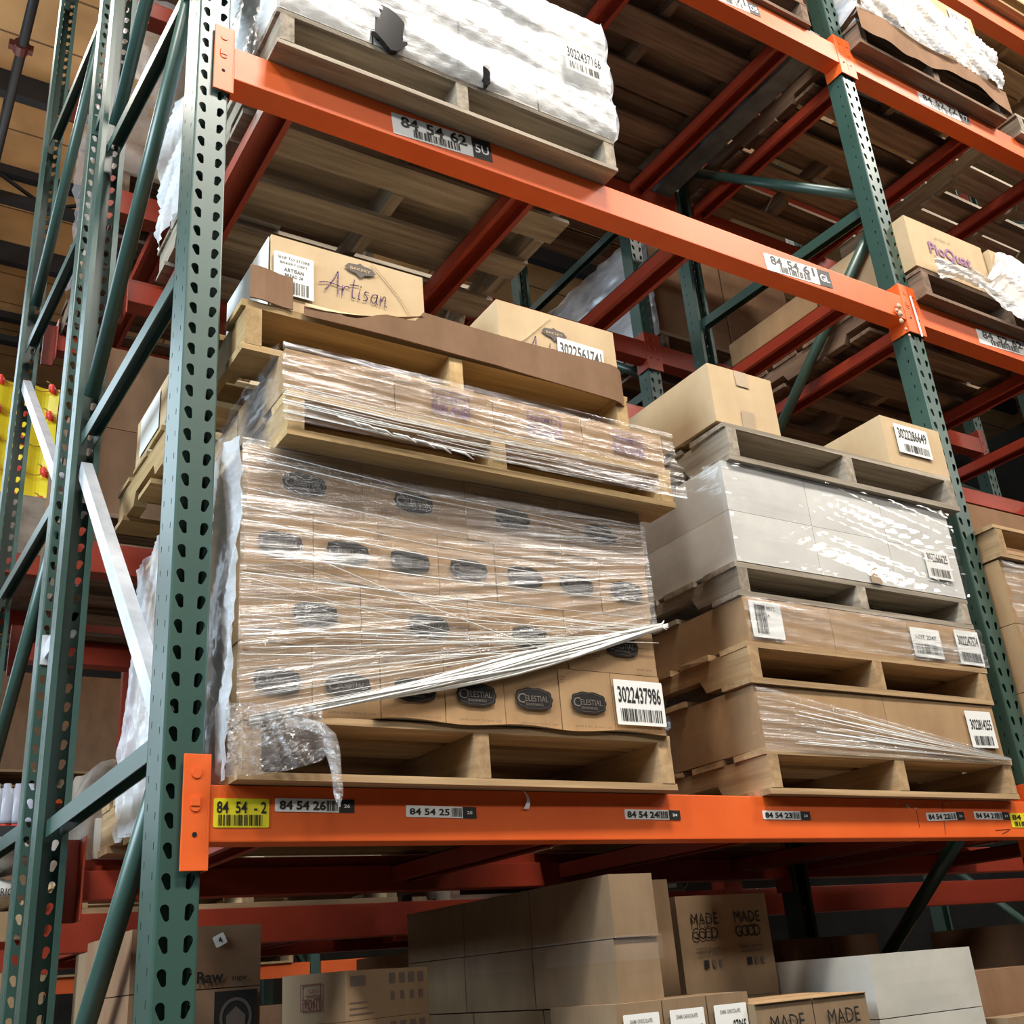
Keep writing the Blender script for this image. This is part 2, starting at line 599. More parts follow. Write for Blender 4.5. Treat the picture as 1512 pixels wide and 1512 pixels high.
# sprinkler main
t = thing('sprinkler_pipe', 'thick dark sprinkler main under the wooden roof at upper left', 'pipe', (0.1, 7.0, 9.12))
a = at(57, -30, z=9.12)
b = at(-12, 260, z=9.12)
mb = MB((.1, 7, 9.12))
mb.tube([a, b + (b - a) * 1.2], .040, 12)
mb.build('pipe_run', ['steel'], t, smooth=True)
mb = MB((.1, 7, 9.12))
c = at(31, 70, z=9.12)
dd = (b - a).normalized()
mb.tube([c - dd * .05, c + dd * .05], .062, 12)
for sgn in (-1, 1):
    mb.box(c.x + sgn * .075 - .02, c.x + sgn * .075 + .02, c.y - .03, c.y + .03, c.z - .03, c.z + .03)
M['pipe_red'] = flat('red_oxide', (.10, .02, .015), .5)
mb.build('pipe_coupling', ['pipe_red'], t)
mb = MB((.1, 7, 9.12))
for q in (a + dd * .3, c + dd * 1.2):
    mb.tube([q, Vector((q.x, q.y, 9.59))], .012, 6)
mb.build('pipe_hanger', ['steel'], t)

# ---------------------------------------------------------------- racking
P = 0.0508
ZH = 3.8330          # height of one hole row; others step by P
LB = 2.527           # frame spacing
PW = .076            # post width


def hole_ring(kind, cx=0.0, lean=0.0, n=16):
    if kind == 'drop':
        pts = []
        for k in range(n):
            a = 2 * math.pi * k / n + math.pi / n
            x, z = math.cos(a), math.sin(a)
            if z > -0.25:
                pts.append((.0082 * x - lean * .3, .0050 + .0088 * z))
            else:
                pts.append((.0048 * x * 1.25 + lean, -.0088 + .0055 * (z + .25) * 1.3))
        return pts
    pts = []
    for k in range(n):
        a = 2 * math.pi * k / n + math.pi / n
        x, z = math.cos(a), math.sin(a)
        s = max(abs(x), abs(z))
        pts.append((.0022 * x / s, .0068 * z / s))
    return pts


def cell_ring(w, h, n=16):
    pts = []
    for k in range(n):
        a = 2 * math.pi * k / n + math.pi / n
        x, z = math.cos(a), math.sin(a)
        s = max(abs(x) , abs(z))
        pts.append((w / 2 * x / s, h / 2 * z / s))
    # corners exact
    out = []
    for (px, pz) in pts:
        out.append((px, pz))
    return out


def plate(mb, org, ax, nrm, w, kind, lean, zs, shift=0.0, t=.0022, hx=0.0):
    """column of perforated cells; org = centre of strip (at z=0), ax = width direction, nrm = outward"""
    org, ax, nrm = Vector(org), Vector(ax), Vector(nrm)
    n = 16
    hr = hole_ring(kind, 0, lean)
    hr = [(a + hx, b) for a, b in hr]
    cr = cell_ring(w, P)
    # cell corners snapped so cells tile: replace nearest ring vertex by corner
    for cxn, czn in ((1, 1), (-1, 1), (-1, -1), (1, -1)):
        best = min(range(n), key=lambda i: (cr[i][0] - cxn * w/2) ** 2 + (cr[i][1] - czn * P/2) ** 2)
        cr[best] = (cxn * w / 2, czn * P / 2)
    for zc in zs:
        q = []
        for (dx, dz) in cr:
            q.append(org + ax * dx + Vector((0, 0, zc + dz)))
        for (dx, dz) in hr:
            q.append(org + ax * dx + Vector((0, 0, zc + dz + shift)))
        for (dx, dz) in hr:
            q.append(org + ax * dx - nrm * t + Vector((0, 0, zc + dz + shift)))
        for (dx, dz) in cr:
            q.append(org + ax * dx - nrm * t + Vector((0, 0, zc + dz)))
        fs = []
        for i in range(n):
            j = (i + 1) % n
            fs += [(i, j, n + j, n + i), (n + i, n + j, 2*n + j, 2*n + i), (2*n + i, 2*n + j, 3*n + j, 3*n + i)]
        mb.add(q, fs, 0)


_post = {}


def post_mesh(double, top, bottom=0.0):
    """local: front face (holes) at y=0 facing -y, post runs back to +y; z as in the room"""
    key = (double, top)
    if key in _post:
        return _post[key]
    k0 = math.ceil((bottom - ZH) / P)
    k1 = int((top - ZH) / P)
    zs = [ZH + k * P for k in range(k0, k1)]
    mb = MB()
    fw = (PW - .008) / 2
    plate(mb, (-fw / 2, 0, 0), (1, 0, 0), (0, -1, 0), fw, 'drop', .0028, zs, hx=-.0035)
    plate(mb, (fw / 2, 0, 0), (1, 0, 0), (0, -1, 0), fw, 'drop', -.0028, zs, hx=.0035)
    zb, zt = zs[0] - P/2, zs[-1] + P/2
    h = PW / 2
    for sx in (-1, 1):
        # rounded corner
        arc = [(sx * (fw), 0), (sx * (h - .0012), .0012), (sx * h, .004)]
        for (ax_, ay_), (bx_, by_) in zip(arc, arc[1:]):
            mb.add([(ax_, ay_, zb), (bx_, by_, zb), (bx_, by_, zt), (ax_, ay_, zt)], [(0, 1, 2, 3)])
        plate(mb, (sx * h, .0375, 0), (0, 1, 0), (sx, 0, 0), .067, 'slot', 0, zs, shift=.012, hx=-.008)
        # back lip turned inwards
        mb.box(min(sx * h, sx * (h - .016)), max(sx * h, sx * (h - .016)), .071, .0735, zb, zt)
        if double:
            plate(mb, (sx * (h - .005), .106, 0), (0, 1, 0), (sx, 0, 0), .042, 'slot', 0, zs, shift=-.012, hx=0)
            mb.box(min(sx * (h - .010), sx * (h - .014)), max(sx * (h - .010), sx * (h - .014)), .071, .087, zb, zt)
            mb.box(min(0, sx * (h - .005)), max(0, sx * (h - .005)), .125, .1275, zb, zt)
    _post[key] = mb.mesh('upright_post', ['green'])
    return _post[key]


def frame(name_label, x_front, x_rear, y0, y1, braces, top=7.25, double=False, silver=None, group=None):
    """braces: list of (y0 rel?, z0, y1, z1) in the x plane; y as absolute"""
    t = thing('upright_frame', name_label, 'rack frame', (x_front, y0, 0))
    link('upright_post', post_mesh(double, top), t, (0, 0, 0))
    link('upright_post', post_mesh(False, top), t, (x_rear - x_front, y1 - y0, 0), (0, 0, math.pi))
    for (px_, py_) in ((0, .035), (x_rear - x_front, y1 - y0 - .035)):
        mb = MB()
        mb.box(px_ - .06, px_ + .06, py_ - .06, py_ + .06, 0.0, .008)
        mb.build('footplate', ['green'], t)
    span = (y1 - y0)

    def xp(y):
        return (x_rear - x_front) * (y - y0) / span
    for i, (ya, za, yb, zb) in enumerate(braces):
        mb = MB()
        d = Vector((xp(yb) - xp(ya), yb - ya, zb - za)).normalized()
        sil = silver is not None and i in silver
        pa_, pb_ = (xp(ya), ya - y0, za), (xp(yb), yb - y0, zb)
        if sil:
            mb.channel(pa_, pb_, .046, .030, .003, up=(1, 0, 0))
        elif abs(zb - za) < .3:
            mb.channel(pa_, pb_, .036, .042, .003, up=(0, 0, -1))
        else:
            mb.tube([pa_, pb_], .0215, 12)
        o = mb.build('brace', ['galv' if sil else 'green'], t, smooth=not (sil or abs(zb - za) < .3))
        if sil:
            o['label'] = 'bright galvanised replacement brace'
    return t


# frame 1 (near left), 2 behind it, 3 and 4 at the next line
yA, yB = 0.0, 1.067
yC, yD = 1.365, 2.435
f1 = frame('green perforated end frame nearest the camera, at the left of the orange beams', 0, -.037, yA, yB,
           [(.13, 4.10, 1.0, 4.20), (.13, 4.21, 1.0, 3.27), (.13, 3.15, 1.0, 3.125), (1.0, 3.03, .13, 2.11), (.13, 2.058, 1.0, 2.034), (.13, 2.005, 1.0, 1.14),
            (1.0, 4.30, .13, 5.15), (.13, 5.2, 1.0, 5.2), (.13, 5.3, 1.0, 6.2), (.13, 1.05, 1.0, 1.05), (1.0, .95, .13, .2)], double=True, silver=(3,))
f2 = frame('green perforated frame standing back to back behind the nearest end frame', -.018, -.06, yC, yD,
           [(yC + .09, 5.26, yD - .07, 5.33), (yC + .09, 5.31, yD - .07, 4.43), (yC + .09, 4.21, yD - .07, 4.205), (yD - .07, 4.03, yC + .09, 3.12 + .06),
            (yC + .09, 3.125, yD - .07, 3.075), (yC + .09, 3.04, yD - .07, 2.22), (yC + .09, 2.1, yD - .07, 2.1), (yC + .09, 5.45, yD - .07, 6.25), (yC + .09, 6.4, yD - .07, 6.4)], silver=(3,))
f3 = frame('green perforated frame at the right, between the two bays', LB, LB, yA, yB,
           [(.07, 4.26, .98, 5.09), (.07, 4.19, 1.0, 4.23), (.07, 4.10, 1.0, 3.28), (.07, 3.2, 1.0, 3.2), (.07, 3.1, 1.0, 2.3), (.07, 2.2, 1.0, 2.2), (.07, 2.1, 1.0, 1.3),
            (.07, 5.15, 1.0, 5.15), (.07, 5.2, 1.0, 6.0), (.07, 6.1, 1.0, 6.1)])
f4 = frame('green perforated frame behind the right-hand frame, in the second rack', LB, LB, yC, yD,
           [(yC + .07, 4.2, yD - .07, 5.0), (yC + .07, 4.1, yD - .07, 4.1), (yC + .07, 4.0, yD - .07, 3.2), (yC + .07, 3.1, yD - .07, 3.1), (yC + .07, 2.2, yD - .07, 3.0), (yC + .07, 5.1, yD - .07, 5.1), (yC + .07, 2.1, yD - .07, 1.3)])
f5 = frame('green perforated frame beyond the right edge, carrying the right bay', 2 * LB, 2 * LB, yA, yB,
           [(.07, z_, 1.0, z_ + .8) for z_ in (.4, 1.3, 2.2, 3.1, 4.0, 4.9)])
f6 = frame('green perforated frame beyond the right edge, in the second rack', 2 * LB, 2 * LB, yC, yD,
           [(yC + .07, z_, yD - .07, z_ + .8) for z_ in (.4, 1.3, 2.2, 3.1, 4.0, 4.9)])

# row spacers tie the two racks together
for i, (x, z) in enumerate(((-.02, 2.6), (-.02, 4.6), (LB, 2.6), (LB, 4.75))):
    mb = MB((x, yB, z))
    mb.bar((x, yB + .001, z), (x, yC - .001, z), .04, .05)
    for yy in (yB + .004, yC - .004):
        mb.box(x - .03, x + .03, yy - .003, yy + .003, z - .045, z + .045)
    o = mb.build('row_spacer', ['galv' if i == 0 else 'green'], loc=(x, yB, z))
    tag(o, ['galvanised spacer joining the two left frames, lower', 'green spacer joining the two left frames, upper', 'green spacer behind the right frame, lower', 'green spacer behind the right frame, upper'][i], 'bracket')

HB = .100


def beam(x0, x1, yf, z0, label, mat='orange', back=False, conn=True, hb=HB, wear=0.0):
    """load beam; yf = outer face; back=True: outer face looks to +y"""
    sg = -1 if back else 1
    t = thing('load_beam', label, 'rack beam', ((x0 + x1) / 2, yf, z0))
    mb = MB(t.location)
    a, b, c = yf, yf + sg * .045, yf + sg * .070
    prof = [(a, z0), (c, z0), (c, z0 + hb - .030), (b, z0 + hb - .030), (b, z0 + hb), (a, z0 + hb)]
    if back:
        prof = prof[::-1]
    me = mb
    me.prism(prof, 0, x0 + .046, x1 - .046)
    bm_o = mb.build('beam_section', [mat], t, bevel=.0025)
    if conn:
        for s_, xe in ((1, x0), (-1, x1)):
            mb = MB(t.location)
            xa, xb = xe - .002 * s_, xe + .044 * s_
            x_lo, x_hi = min(xa, xb), max(xa, xb)
            ya, yb = sorted((yf - sg * .002, yf + sg * .0085))
            mb.box(x_lo, x_hi, ya, yf + sg * .003 if sg > 0 else yb, z0 - .048, z0 + hb + .054)
            w_lo, w_hi = (xb - .001, xb + .003) if s_ > 0 else (xb - .003, xb + .001)
            y1_, y2_ = sorted((yf - sg * .002, yf + sg * .078))
            mb.box(w_lo, w_hi, y1_, y2_, z0 - .048, z0 + hb + .054)
            # weld bead
            o = mb.build('end_connector', [mat], t, bevel=.0012)
            det = MB(t.location)
            cx = (xa + xb) / 2
            yy = yf - sg * .0022
            for dz in (.030, -.028):
                zc = z0 + hb / 2 + .04 + dz
                ring = [(cx + .009 * math.cos(k), zc + .010 * math.sin(k)) for k in [2 * math.pi * i / 10 for i in range(10)]]
                det.prism(ring, 1, yy - .0016 * sg, yy, 0)
            det.box(cx - .009, cx + .007, min(yy, yy - .003 * sg), max(yy, yy - .003 * sg), z0 + hb * .62, z0 + hb * .78, 0)
            ring = [(cx + .0045 * math.cos(k), z0 + hb * .13 + .0045 * math.sin(k)) for k in [2 * math.pi * i / 10 for i in range(10)]]
            det.prism(ring, 1, yy - .0006 * sg, yy, 1)
            det.build('locking_clip', [mat, 'hole'], o)
    return t


Z1, Z2, Z3, Z4 = 1.864, 3.637, 4.847, 5.70
BY = -.010
beams = {}
beams['1a'] = beam(0, LB, BY, Z1, 'long orange beam at eye level with the yellow 84 54 -2 label')
beams['2a'] = beam(0, LB, BY, Z2, 'orange beam of the upper level with labels 84 54 62 and 84 54 61')
beams['3a'] = beam(0, LB, BY, Z3, 'orange beam at the top, ending at the right frame with a 05 tag')
beams['1b'] = beam(LB, 2 * LB, BY, Z1, 'orange beam at eye level, right of the right frame')
beams['2b'] = beam(LB, 2 * LB, BY, Z2, 'orange beam with label 84 52 62, right of the right frame')
beams['3b'] = beam(LB, 2 * LB, BY, Z3, 'orange beam with label 84 52 72, right of the right frame')
beams['4b'] = beam(LB, 2 * LB, BY, 5.76, 'orange beam crossing the upper right corner')
beams['4a'] = beam(0, LB, BY, 6.1, 'orange beam above the top edge of the left bay')
for k, (z, s) in {'1': (Z1, 'eye-level'), '2': (Z2, 'upper-level'), '3': (Z3, 'top-level')}.items():
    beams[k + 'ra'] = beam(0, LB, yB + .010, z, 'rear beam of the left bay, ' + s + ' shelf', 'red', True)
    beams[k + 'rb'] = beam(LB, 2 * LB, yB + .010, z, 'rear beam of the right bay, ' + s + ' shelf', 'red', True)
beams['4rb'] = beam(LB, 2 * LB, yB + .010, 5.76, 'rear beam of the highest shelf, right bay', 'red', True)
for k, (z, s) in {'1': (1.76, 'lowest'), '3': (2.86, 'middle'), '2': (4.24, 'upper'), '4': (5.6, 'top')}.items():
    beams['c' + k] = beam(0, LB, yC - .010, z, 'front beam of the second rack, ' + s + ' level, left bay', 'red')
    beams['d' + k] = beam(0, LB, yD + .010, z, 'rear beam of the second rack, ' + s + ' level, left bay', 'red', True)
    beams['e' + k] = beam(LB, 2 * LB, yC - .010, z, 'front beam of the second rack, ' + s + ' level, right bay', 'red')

# cross ties
TG = 'cross ties under the pallets'


def tie(x, z0, ya, yb, label, w=.078):
    mb = MB((x, ya, z0))
    zt = z0 + HB - .032
    mb.box(x - w/2, x + w/2, ya, yb, zt - .003, zt)
    for s_ in (-1, 1):
        xa, xb = sorted((x + s_ * w/2, x + s_ * (w/2 - .003)))
        mb.box(xa, xb, ya, yb, zt - .046, zt)
        xa, xb = sorted((x + s_ * (w/2 - .003), x + s_ * (w/2 - .016)))
        mb.box(xa, xb, ya, yb, zt - .046, zt - .043)
    return tag(mb.build('cross_tie', ['red'], loc=(x, ya, z0)), label, 'cross bar')


ORD = ['first', 'second', 'third', 'fourth']
for lev, z in (('eye-level', Z1), ('upper-level', Z2), ('top-level', Z3)):
    for i, x in enumerate((.192, .93, 1.52, 2.25)):
        tie(x, z, .062, yB - .062, ORD[i] + ' cross tie from the left under the ' + lev + ' shelf of the left bay')
    for i, x in enumerate((LB + .10, LB + .86, LB + 1.42, LB + 2.2)):
        tie(x, z, .062, yB - .062, ORD[i] + ' cross tie from the left under the ' + lev + ' shelf of the right bay')
for i, x in enumerate((.25, .95, 1.55, 2.2)):
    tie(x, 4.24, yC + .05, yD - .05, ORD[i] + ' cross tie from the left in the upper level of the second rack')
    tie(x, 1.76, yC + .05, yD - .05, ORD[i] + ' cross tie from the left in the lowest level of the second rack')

# grey support channel on the top shelf beside the right frame
mb = MB((2.44, .1, Z3 + HB))
mb.box(2.38, 2.475, .03, 1.03, Z3 + HB + .001, Z3 + HB + .05)
mb.box(2.40, 2.455, .03, 1.03, Z3 + HB + .05, Z3 + HB + .075)
M['slab'] = mottled('scuffed_grey_steel', (.05, .06, .065), (.13, .15, .155), (7, 7, 7), .45, .5)
tag(mb.build('support_channel', ['slab'], loc=(2.44, .1, Z3 + HB)), 'scuffed grey steel channel beside the right frame under the top shelf', 'steel channel')

# ---------------------------------------------------------------- labels on beams


def on_beam(key, px0, py0, px1, py1, **k):
    """label whose corners the photo shows on the beam face"""
    t = beams[key]
    a = at(px0, py0, y=BY)
    b = at(px1, py1, y=BY)
    z0, z1 = min(a.z, b.z), max(a.z, b.z)
    return sticker(t, a.x - t.location.x, b.x - t.location.x, z0 - t.location.z, z1 - t.location.z, -.0026, **k)


def xz(px, py):
    p = at(px, py, y=BY)
    return p.x, p.z


def beam_label(key, pxl, pyl, pxr, pyr, h, **k):
    """left and right ends of the label's mid line, its height in metres"""
    t = beams[key]
    xa, za = xz(pxl, pyl)
    xb, zb = xz(pxr, pyr)
    zc = (za + zb) / 2
    return sticker(t, xa - t.location.x, xb - t.location.x, zc - h/2 - t.location.z, zc + h/2 - t.location.z, -.0004 if False else -.0005, rot=-math.atan2(zb - za, xb - xa) * .6, **k)


beam_label('1a', 315, 1200, 397, 1201, .051, lines=[('84  54  - 2', .5, .70, .40, .90, .03)], mat='label_yellow', code=(.08, .9, .06, .44, 26), label='yellow location label reading 84 54 -2')
beam_label('1a', 406, 1188, 523, 1191, .0245, lines=[('84 54 26', .34, .5, .62, .58, .05)], black=(.80, '26'), code=(.64, .79, .12, .88, 10), label='white location label 84 54 26')
beam_label('1a', 599, 1197, 703, 1201, .0225, lines=[('84 54 25', .33, .5, .55, .56, .03)], black=(.80, '25'), code=(.64, .79, .12, .88, 10), seed=2, label='white location label 84 54 25')
beam_label('1a', 922, 1202, 1004, 1204, .0215, lines=[('84 54 24', .32, .5, .62, .56, .05)], black=(.79, '24'), code=(.60, .78, .12, .88, 10), seed=3, label='white location label 84 54 24')
beam_label('1a', 1126, 1203, 1196, 1205, .0205, lines=[('84 54 23', .32, .5, .62, .56, .05)], black=(.79, '23'), code=(.60, .78, .12, .88, 10), seed=4, label='white location label 84 54 23')
beam_label('1a', 1368, 1207, 1423, 1204, .0215, lines=[('84 54 22', .32, .5, .62, .56, .05)], black=(.79, '22'), code=(.60, .78, .12, .88, 10), seed=5, label='white location label 84 54 22')
beam_label('1a', 1438, 1204, 1490, 1205, .0215, lines=[('84 54 21', .32, .5, .62, .56, .05)], black=(.79, '21'), code=(.60, .78, .12, .88, 10), seed=6, label='white location label 84 54 21')
beam_label('1b', 1492, 1211, 1545, 1212, .040, lines=[('84 54 - 2', .5, .72, .36, .90, .03)], mat='label_yellow', code=(.08, .9, .08, .42, 22), label='yellow location label at the right frame')
beam_label('2a', 579, 184, 725, 223, .069, lines=[('84', .17, .70, .50, .175, .04), ('54', .42, .70, .50, .175, .04), ('62', .66, .70, .50, .175, .04)], black=(.80, '5U'), code=(.20, .68, .08, .44, 26), seed=7, label='white location label reading 84 54 62')
beam_label('2a', 1130, 388, 1226, 412, .066, lines=[('84', .17, .70, .50, .175, .04), ('54', .42, .70, .50, .175, .04), ('61', .66, .70, .50, .175, .04)], black=(.80, 'GL'), code=(.20, .68, .08, .44, 22), seed=8, label='white location label reading 84 54 61')
beam_label('3a', 1040, -14, 1120, 14, .060, lines=[('84', .17, .70, .50, .175, .04), ('54', .42, .70, .50, .175, .04), ('71', .66, .70, .50, .175, .04)], black=(.80, 'D5'), code=(.20, .68, .08, .44, 22), seed=9, label='white location label with a 05 tag')
beam_label('3b', 1357, 145, 1430, 176, .062, lines=[('84', .17, .70, .50, .175, .04), ('52', .42, .70, .50, .175, .04), ('72', .66, .70, .50, .175, .04)], black=(.80, 'Y7'), code=(.20, .68, .08, .44, 22), seed=10, label='white location label reading 84 52 72')
beam_label('2b', 1444, 498, 1530, 519, .064, lines=[('84', .17, .70, .50, .175, .04), ('52', .42, .70, .50, .175, .04), ('62', .66, .70, .50, .175, .04)], black=(.80, '6U'), code=(.20, .68, .08, .44, 22), seed=11, label='white location label reading 84 52 62')


# wear on the beams: torn sticker residue, scratches, tape and foam at the right frame
M['residue'] = flat('sticker_residue', (.55, .36, .24), .7)
M['scratch'] = flat('scratch_dark', (.16, .03, .012), .6)
t = beams['1a']
mb = MB(t.location)
rw = random.Random(9)
for (px, py, w_, h_) in ((1340, 1190, .020, .016), (1352, 1193, .012, .008), (1398, 1187, .016, .005), (1325, 1186, .014, .004)):
    q = at(px, py, y=BY - .0008)
    ring = [(q.x + w_ * .5 * math.cos(a_) * rw.uniform(.5, 1.2), q.z + h_ * .5 * math.sin(a_) * rw.uniform(.5, 1.2)) for a_ in [2 * math.pi * i / 11 for i in range(11)]]
    mb.prism(ring, 1, BY - .0009, BY - .0001)
mb.build('sticker_residue', ['residue'], t)['label'] = 'torn pale sticker residue'
mb = MB(t.location)
for (pa_, pb_) in (((1353, 1196), (1358, 1222)), ((1391, 1185), (1396, 1232)), ((1470, 1226), (1492, 1224)), ((1480, 1231), (1490, 1226))):
    a_, b_ = at(*pa_, y=BY - .0006), at(*pb_, y=BY - .0006)
    mb.bar(a_, b_, .0016, .0006, 0, up=(0, 1, 0))
mb.build('scratches', ['scratch'], t)
t = beams['2b']
mb = MB(t.location)
a_, b_ = at(1344, 437, y=BY - .006), at(1362, 497, y=BY - .006)
mb.bar(a_, b_, .005, .004, 0, up=(0, 1, 0))
mb.build('white_edge_tape', ['whiteprint'], t)
t = beams['2a']
mb = MB(t.location)
for (px, py, r_) in ((1327, 452, .011), (1329, 463, .012), (1331, 474, .010), (1338, 486, .007), (1343, 495, .006), (1324, 458, .008)):
    q = at(px, py, y=BY - .008)
    mb.grid(lambda u, v: Vector((q.x + r_ * math.sin(math.pi * v) * math.cos(2 * math.pi * u), q.y + .6 * r_ * math.sin(math.pi * v) * math.sin(2 * math.pi * u), q.z + r_ * math.cos(math.pi * v))), 9, 6)
mb.build('foam_blob', ['residue'], t, smooth=True)
# loose scrap of film caught under the pallet
q = at(775, 1180, y=BY - .004)
sc_ = MB(q)
sc_.grid(lambda u, v: Vector((q.x + .006 * math.sin(v * 3) + (u - .5) * .010 * (.3 + v), q.y - .004 * math.sin(v * 3), q.z + .016 - .036 * v)), 4, 8)
scrap = sc_.build('film_scrap', ['whiteprint'], loc=q)
tag(scrap, 'tiny white film scrap hanging on the eye-level orange beam', 'plastic scrap')

# ---------------------------------------------------------------- pallets
def pallet(loc, w, d, h, wood_, label, seed=0, rot=0.0, tilt=(0, 0), nb=7, nbot=5, group=None):
    """stringer pallet; local x 0..w along the aisle, y 0..d into the rack"""
    rnd = random.Random(seed * 31 + 5)
    t = thing('wooden_pallet', label, 'pallet', loc, (tilt[0], tilt[1], rot), group)
    tb = .016
    sw = .036
    for i in range(3):
        xs = (0.004, w/2 - sw/2, w - sw - .004)[i]
        zt, zb = h - tb, tb
        n1, n2 = d * .16, d * .36
        prof = [(0, zb), (n1, zb), (n1 + .02, zb + .035), (n2 - .02, zb + .035), (n2, zb), (d - n2, zb), (d - n2 + .02, zb + .035), (d - n1 - .02, zb + .035), (d - n1, zb), (d, zb), (d, zt), (0, zt)]
        mb = MB()
        mb.prism(prof, 0, xs, xs + sw)
        mb.build('stringer', ['wy_' + wood_], t)
    mb = MB()
    bw = [rnd.uniform(.085, .14) for _ in range(nb)]
    k = (d - .04 * (nb - 1)) / sum(bw)
    bw = [b * min(k, 1.15) for b in bw]
    gap = (d - sum(bw)) / (nb - 1)
    y = 0
    for i, b in enumerate(bw):
        e0, e1 = rnd.uniform(-.006, .004), rnd.uniform(-.004, .006)
        mb.box(e0, w + e1, y, y + b, h - tb, h - rnd.uniform(0, .0015), 0, .0015)
        y += b + gap
    mb.build('top_deck', ['wx_' + wood_], t)
    mb = MB()
    ys = [0, d * .24, d * .45, d * .66, d - .10] if nbot == 5 else [0, d * .45, d - .10]
    for i, y in enumerate(ys):
        b = rnd.uniform(.085, .125) if i not in (0, 4) else .105
        e0, e1 = rnd.uniform(-.006, .004), rnd.uniform(-.004, .006)
        mb.box(e0, w + e1, y, min(y + b, d), rnd.uniform(.0003, .0015), tb, 0, .0012)
    mb.build('bottom_deck', ['wx_' + wood_], t)
    return t


# ---------------------------------------------------------------- cartons
_carton = {}


def carton_mesh(w, d, h, mat, tape):
    key = (round(w, 3), round(d, 3), round(h, 3), mat, tape)
    if key in _carton:
        return _carton[key]
    mb = MB()
    e = .0015
    nx, nz = 5, 4
    # body: six slightly bulging panels
    def panel(o, u, v, n, a, b, bul):
        o, u, v, n = map(Vector, (o, u, v, n))
        mb_pts = []
        base = len(mb.v)
        for j in range(nz + 1):
            for i in range(nx + 1):
                s_, t_ = i / nx, j / nz
                k = math.sin(math.pi * s_) * math.sin(math.pi * t_) * bul
                mb_pts.append(o + u * (a * s_) + v * (b * t_) + n * k)
        mb.add(mb_pts, [(j*(nx+1)+i, j*(nx+1)+i+1, (j+1)*(nx+1)+i+1, (j+1)*(nx+1)+i) for j in range(nz) for i in range(nx)])
    bul = min(.004, .012 * min(w, d, h))
    panel((0, 0, 0), (1, 0, 0), (0, 0, 1), (0, -1, 0), w, h, bul)
    panel((w, d, 0), (-1, 0, 0), (0, 0, 1), (0, 1, 0), w, h, bul)
    panel((0, d, 0), (0, -1, 0), (0, 0, 1), (-1, 0, 0), d, h, bul)
    panel((w, 0, 0), (0, 1, 0), (0, 0, 1), (1, 0, 0), d, h, bul)
    panel((0, 0, 0), (0, 1, 0), (1, 0, 0), (0, 0, -1), d, w, 0)
    panel((0, 0, h - e), (1, 0, 0), (0, 1, 0), (0, 0, 1), w, d, 0)
    # top flaps meeting with a gap
    if w > d:
        mb.box(.001, w - .001, .001, d/2 - .0012, h - e, h)
        mb.box(.001, w - .001, d/2 + .0012, d - .001, h - e, h)
    else:
        mb.box(.001, w/2 - .0012, .001, d - .001, h - e, h)
        mb.box(w/2 + .0012, w - .001, .001, d - .001, h - e, h)
    _carton[key] = mb.mesh('carton_body', [mat])
    return _carton[key]


def carton(loc, w, d, h, mat, label, rot=0.0, group=None, tape=None, name='cardboard_box', flaps=None):
    t = thing(name, label, 'box', loc, (0, 0, rot), group)
    link('box_body', carton_mesh(w, d, h, mat, False), t)
    if tape:
        mb = MB()
        tw = tape
        if w <= d:
            c0, c1 = w/2 - tw/2, w/2 + tw/2
            mb.add([(c0, -.0045, h * .72), (c1, -.0045, h * .72), (c1, -.0012, h), (c0, -.0012, h), (c0, d, h + .0005), (c1, d, h + .0005)], [(0, 1, 2, 3), (3, 2, 5, 4)])
            mb.add([(c0, -.0045, h * .28), (c1, -.0045, h * .28), (c1, -.0012, 0), (c0, -.0012, 0)], [(3, 2, 1, 0)])
        else:
            c0, c1 = d/2 - tw/2, d/2 + tw/2
            mb.add([(-.0045, c0, h * .72), (-.0045, c1, h * .72), (-.0012, c1, h), (-.0012, c0, h), (w, c0, h + .0005), (w, c1, h + .0005)], [(0, 3, 2, 1), (3, 4, 5, 2)])
        mb.build('packing_tape', ['tape'], t)
    return t


def front_print(parent, fn, mats, name='printed_lettering', y=-.0052, loc=(0, 0, 0), rot=None, label=None):
    mb = MB()
    fn(mb)
    for v in mb.v:
        v.y += y
    o = mb.build(name, mats, parent, loc=loc, rot=rot)
    if label:
        o['label'] = label
    return o


# ================================================================ LEFT STACK (first bay, eye-level shelf)
T1Z = Z1 + HB
p1 = pallet((.085, -.055, T1Z + .0005), 1.016, 1.07, .124, 'tan', 'tan pallet on the eye-level beam under the wrapped box wall', 1, rot=R(.3))
bz = T1Z + .126
CH = .1405
X0c, X1c, Yc = .086, 1.098, -.038


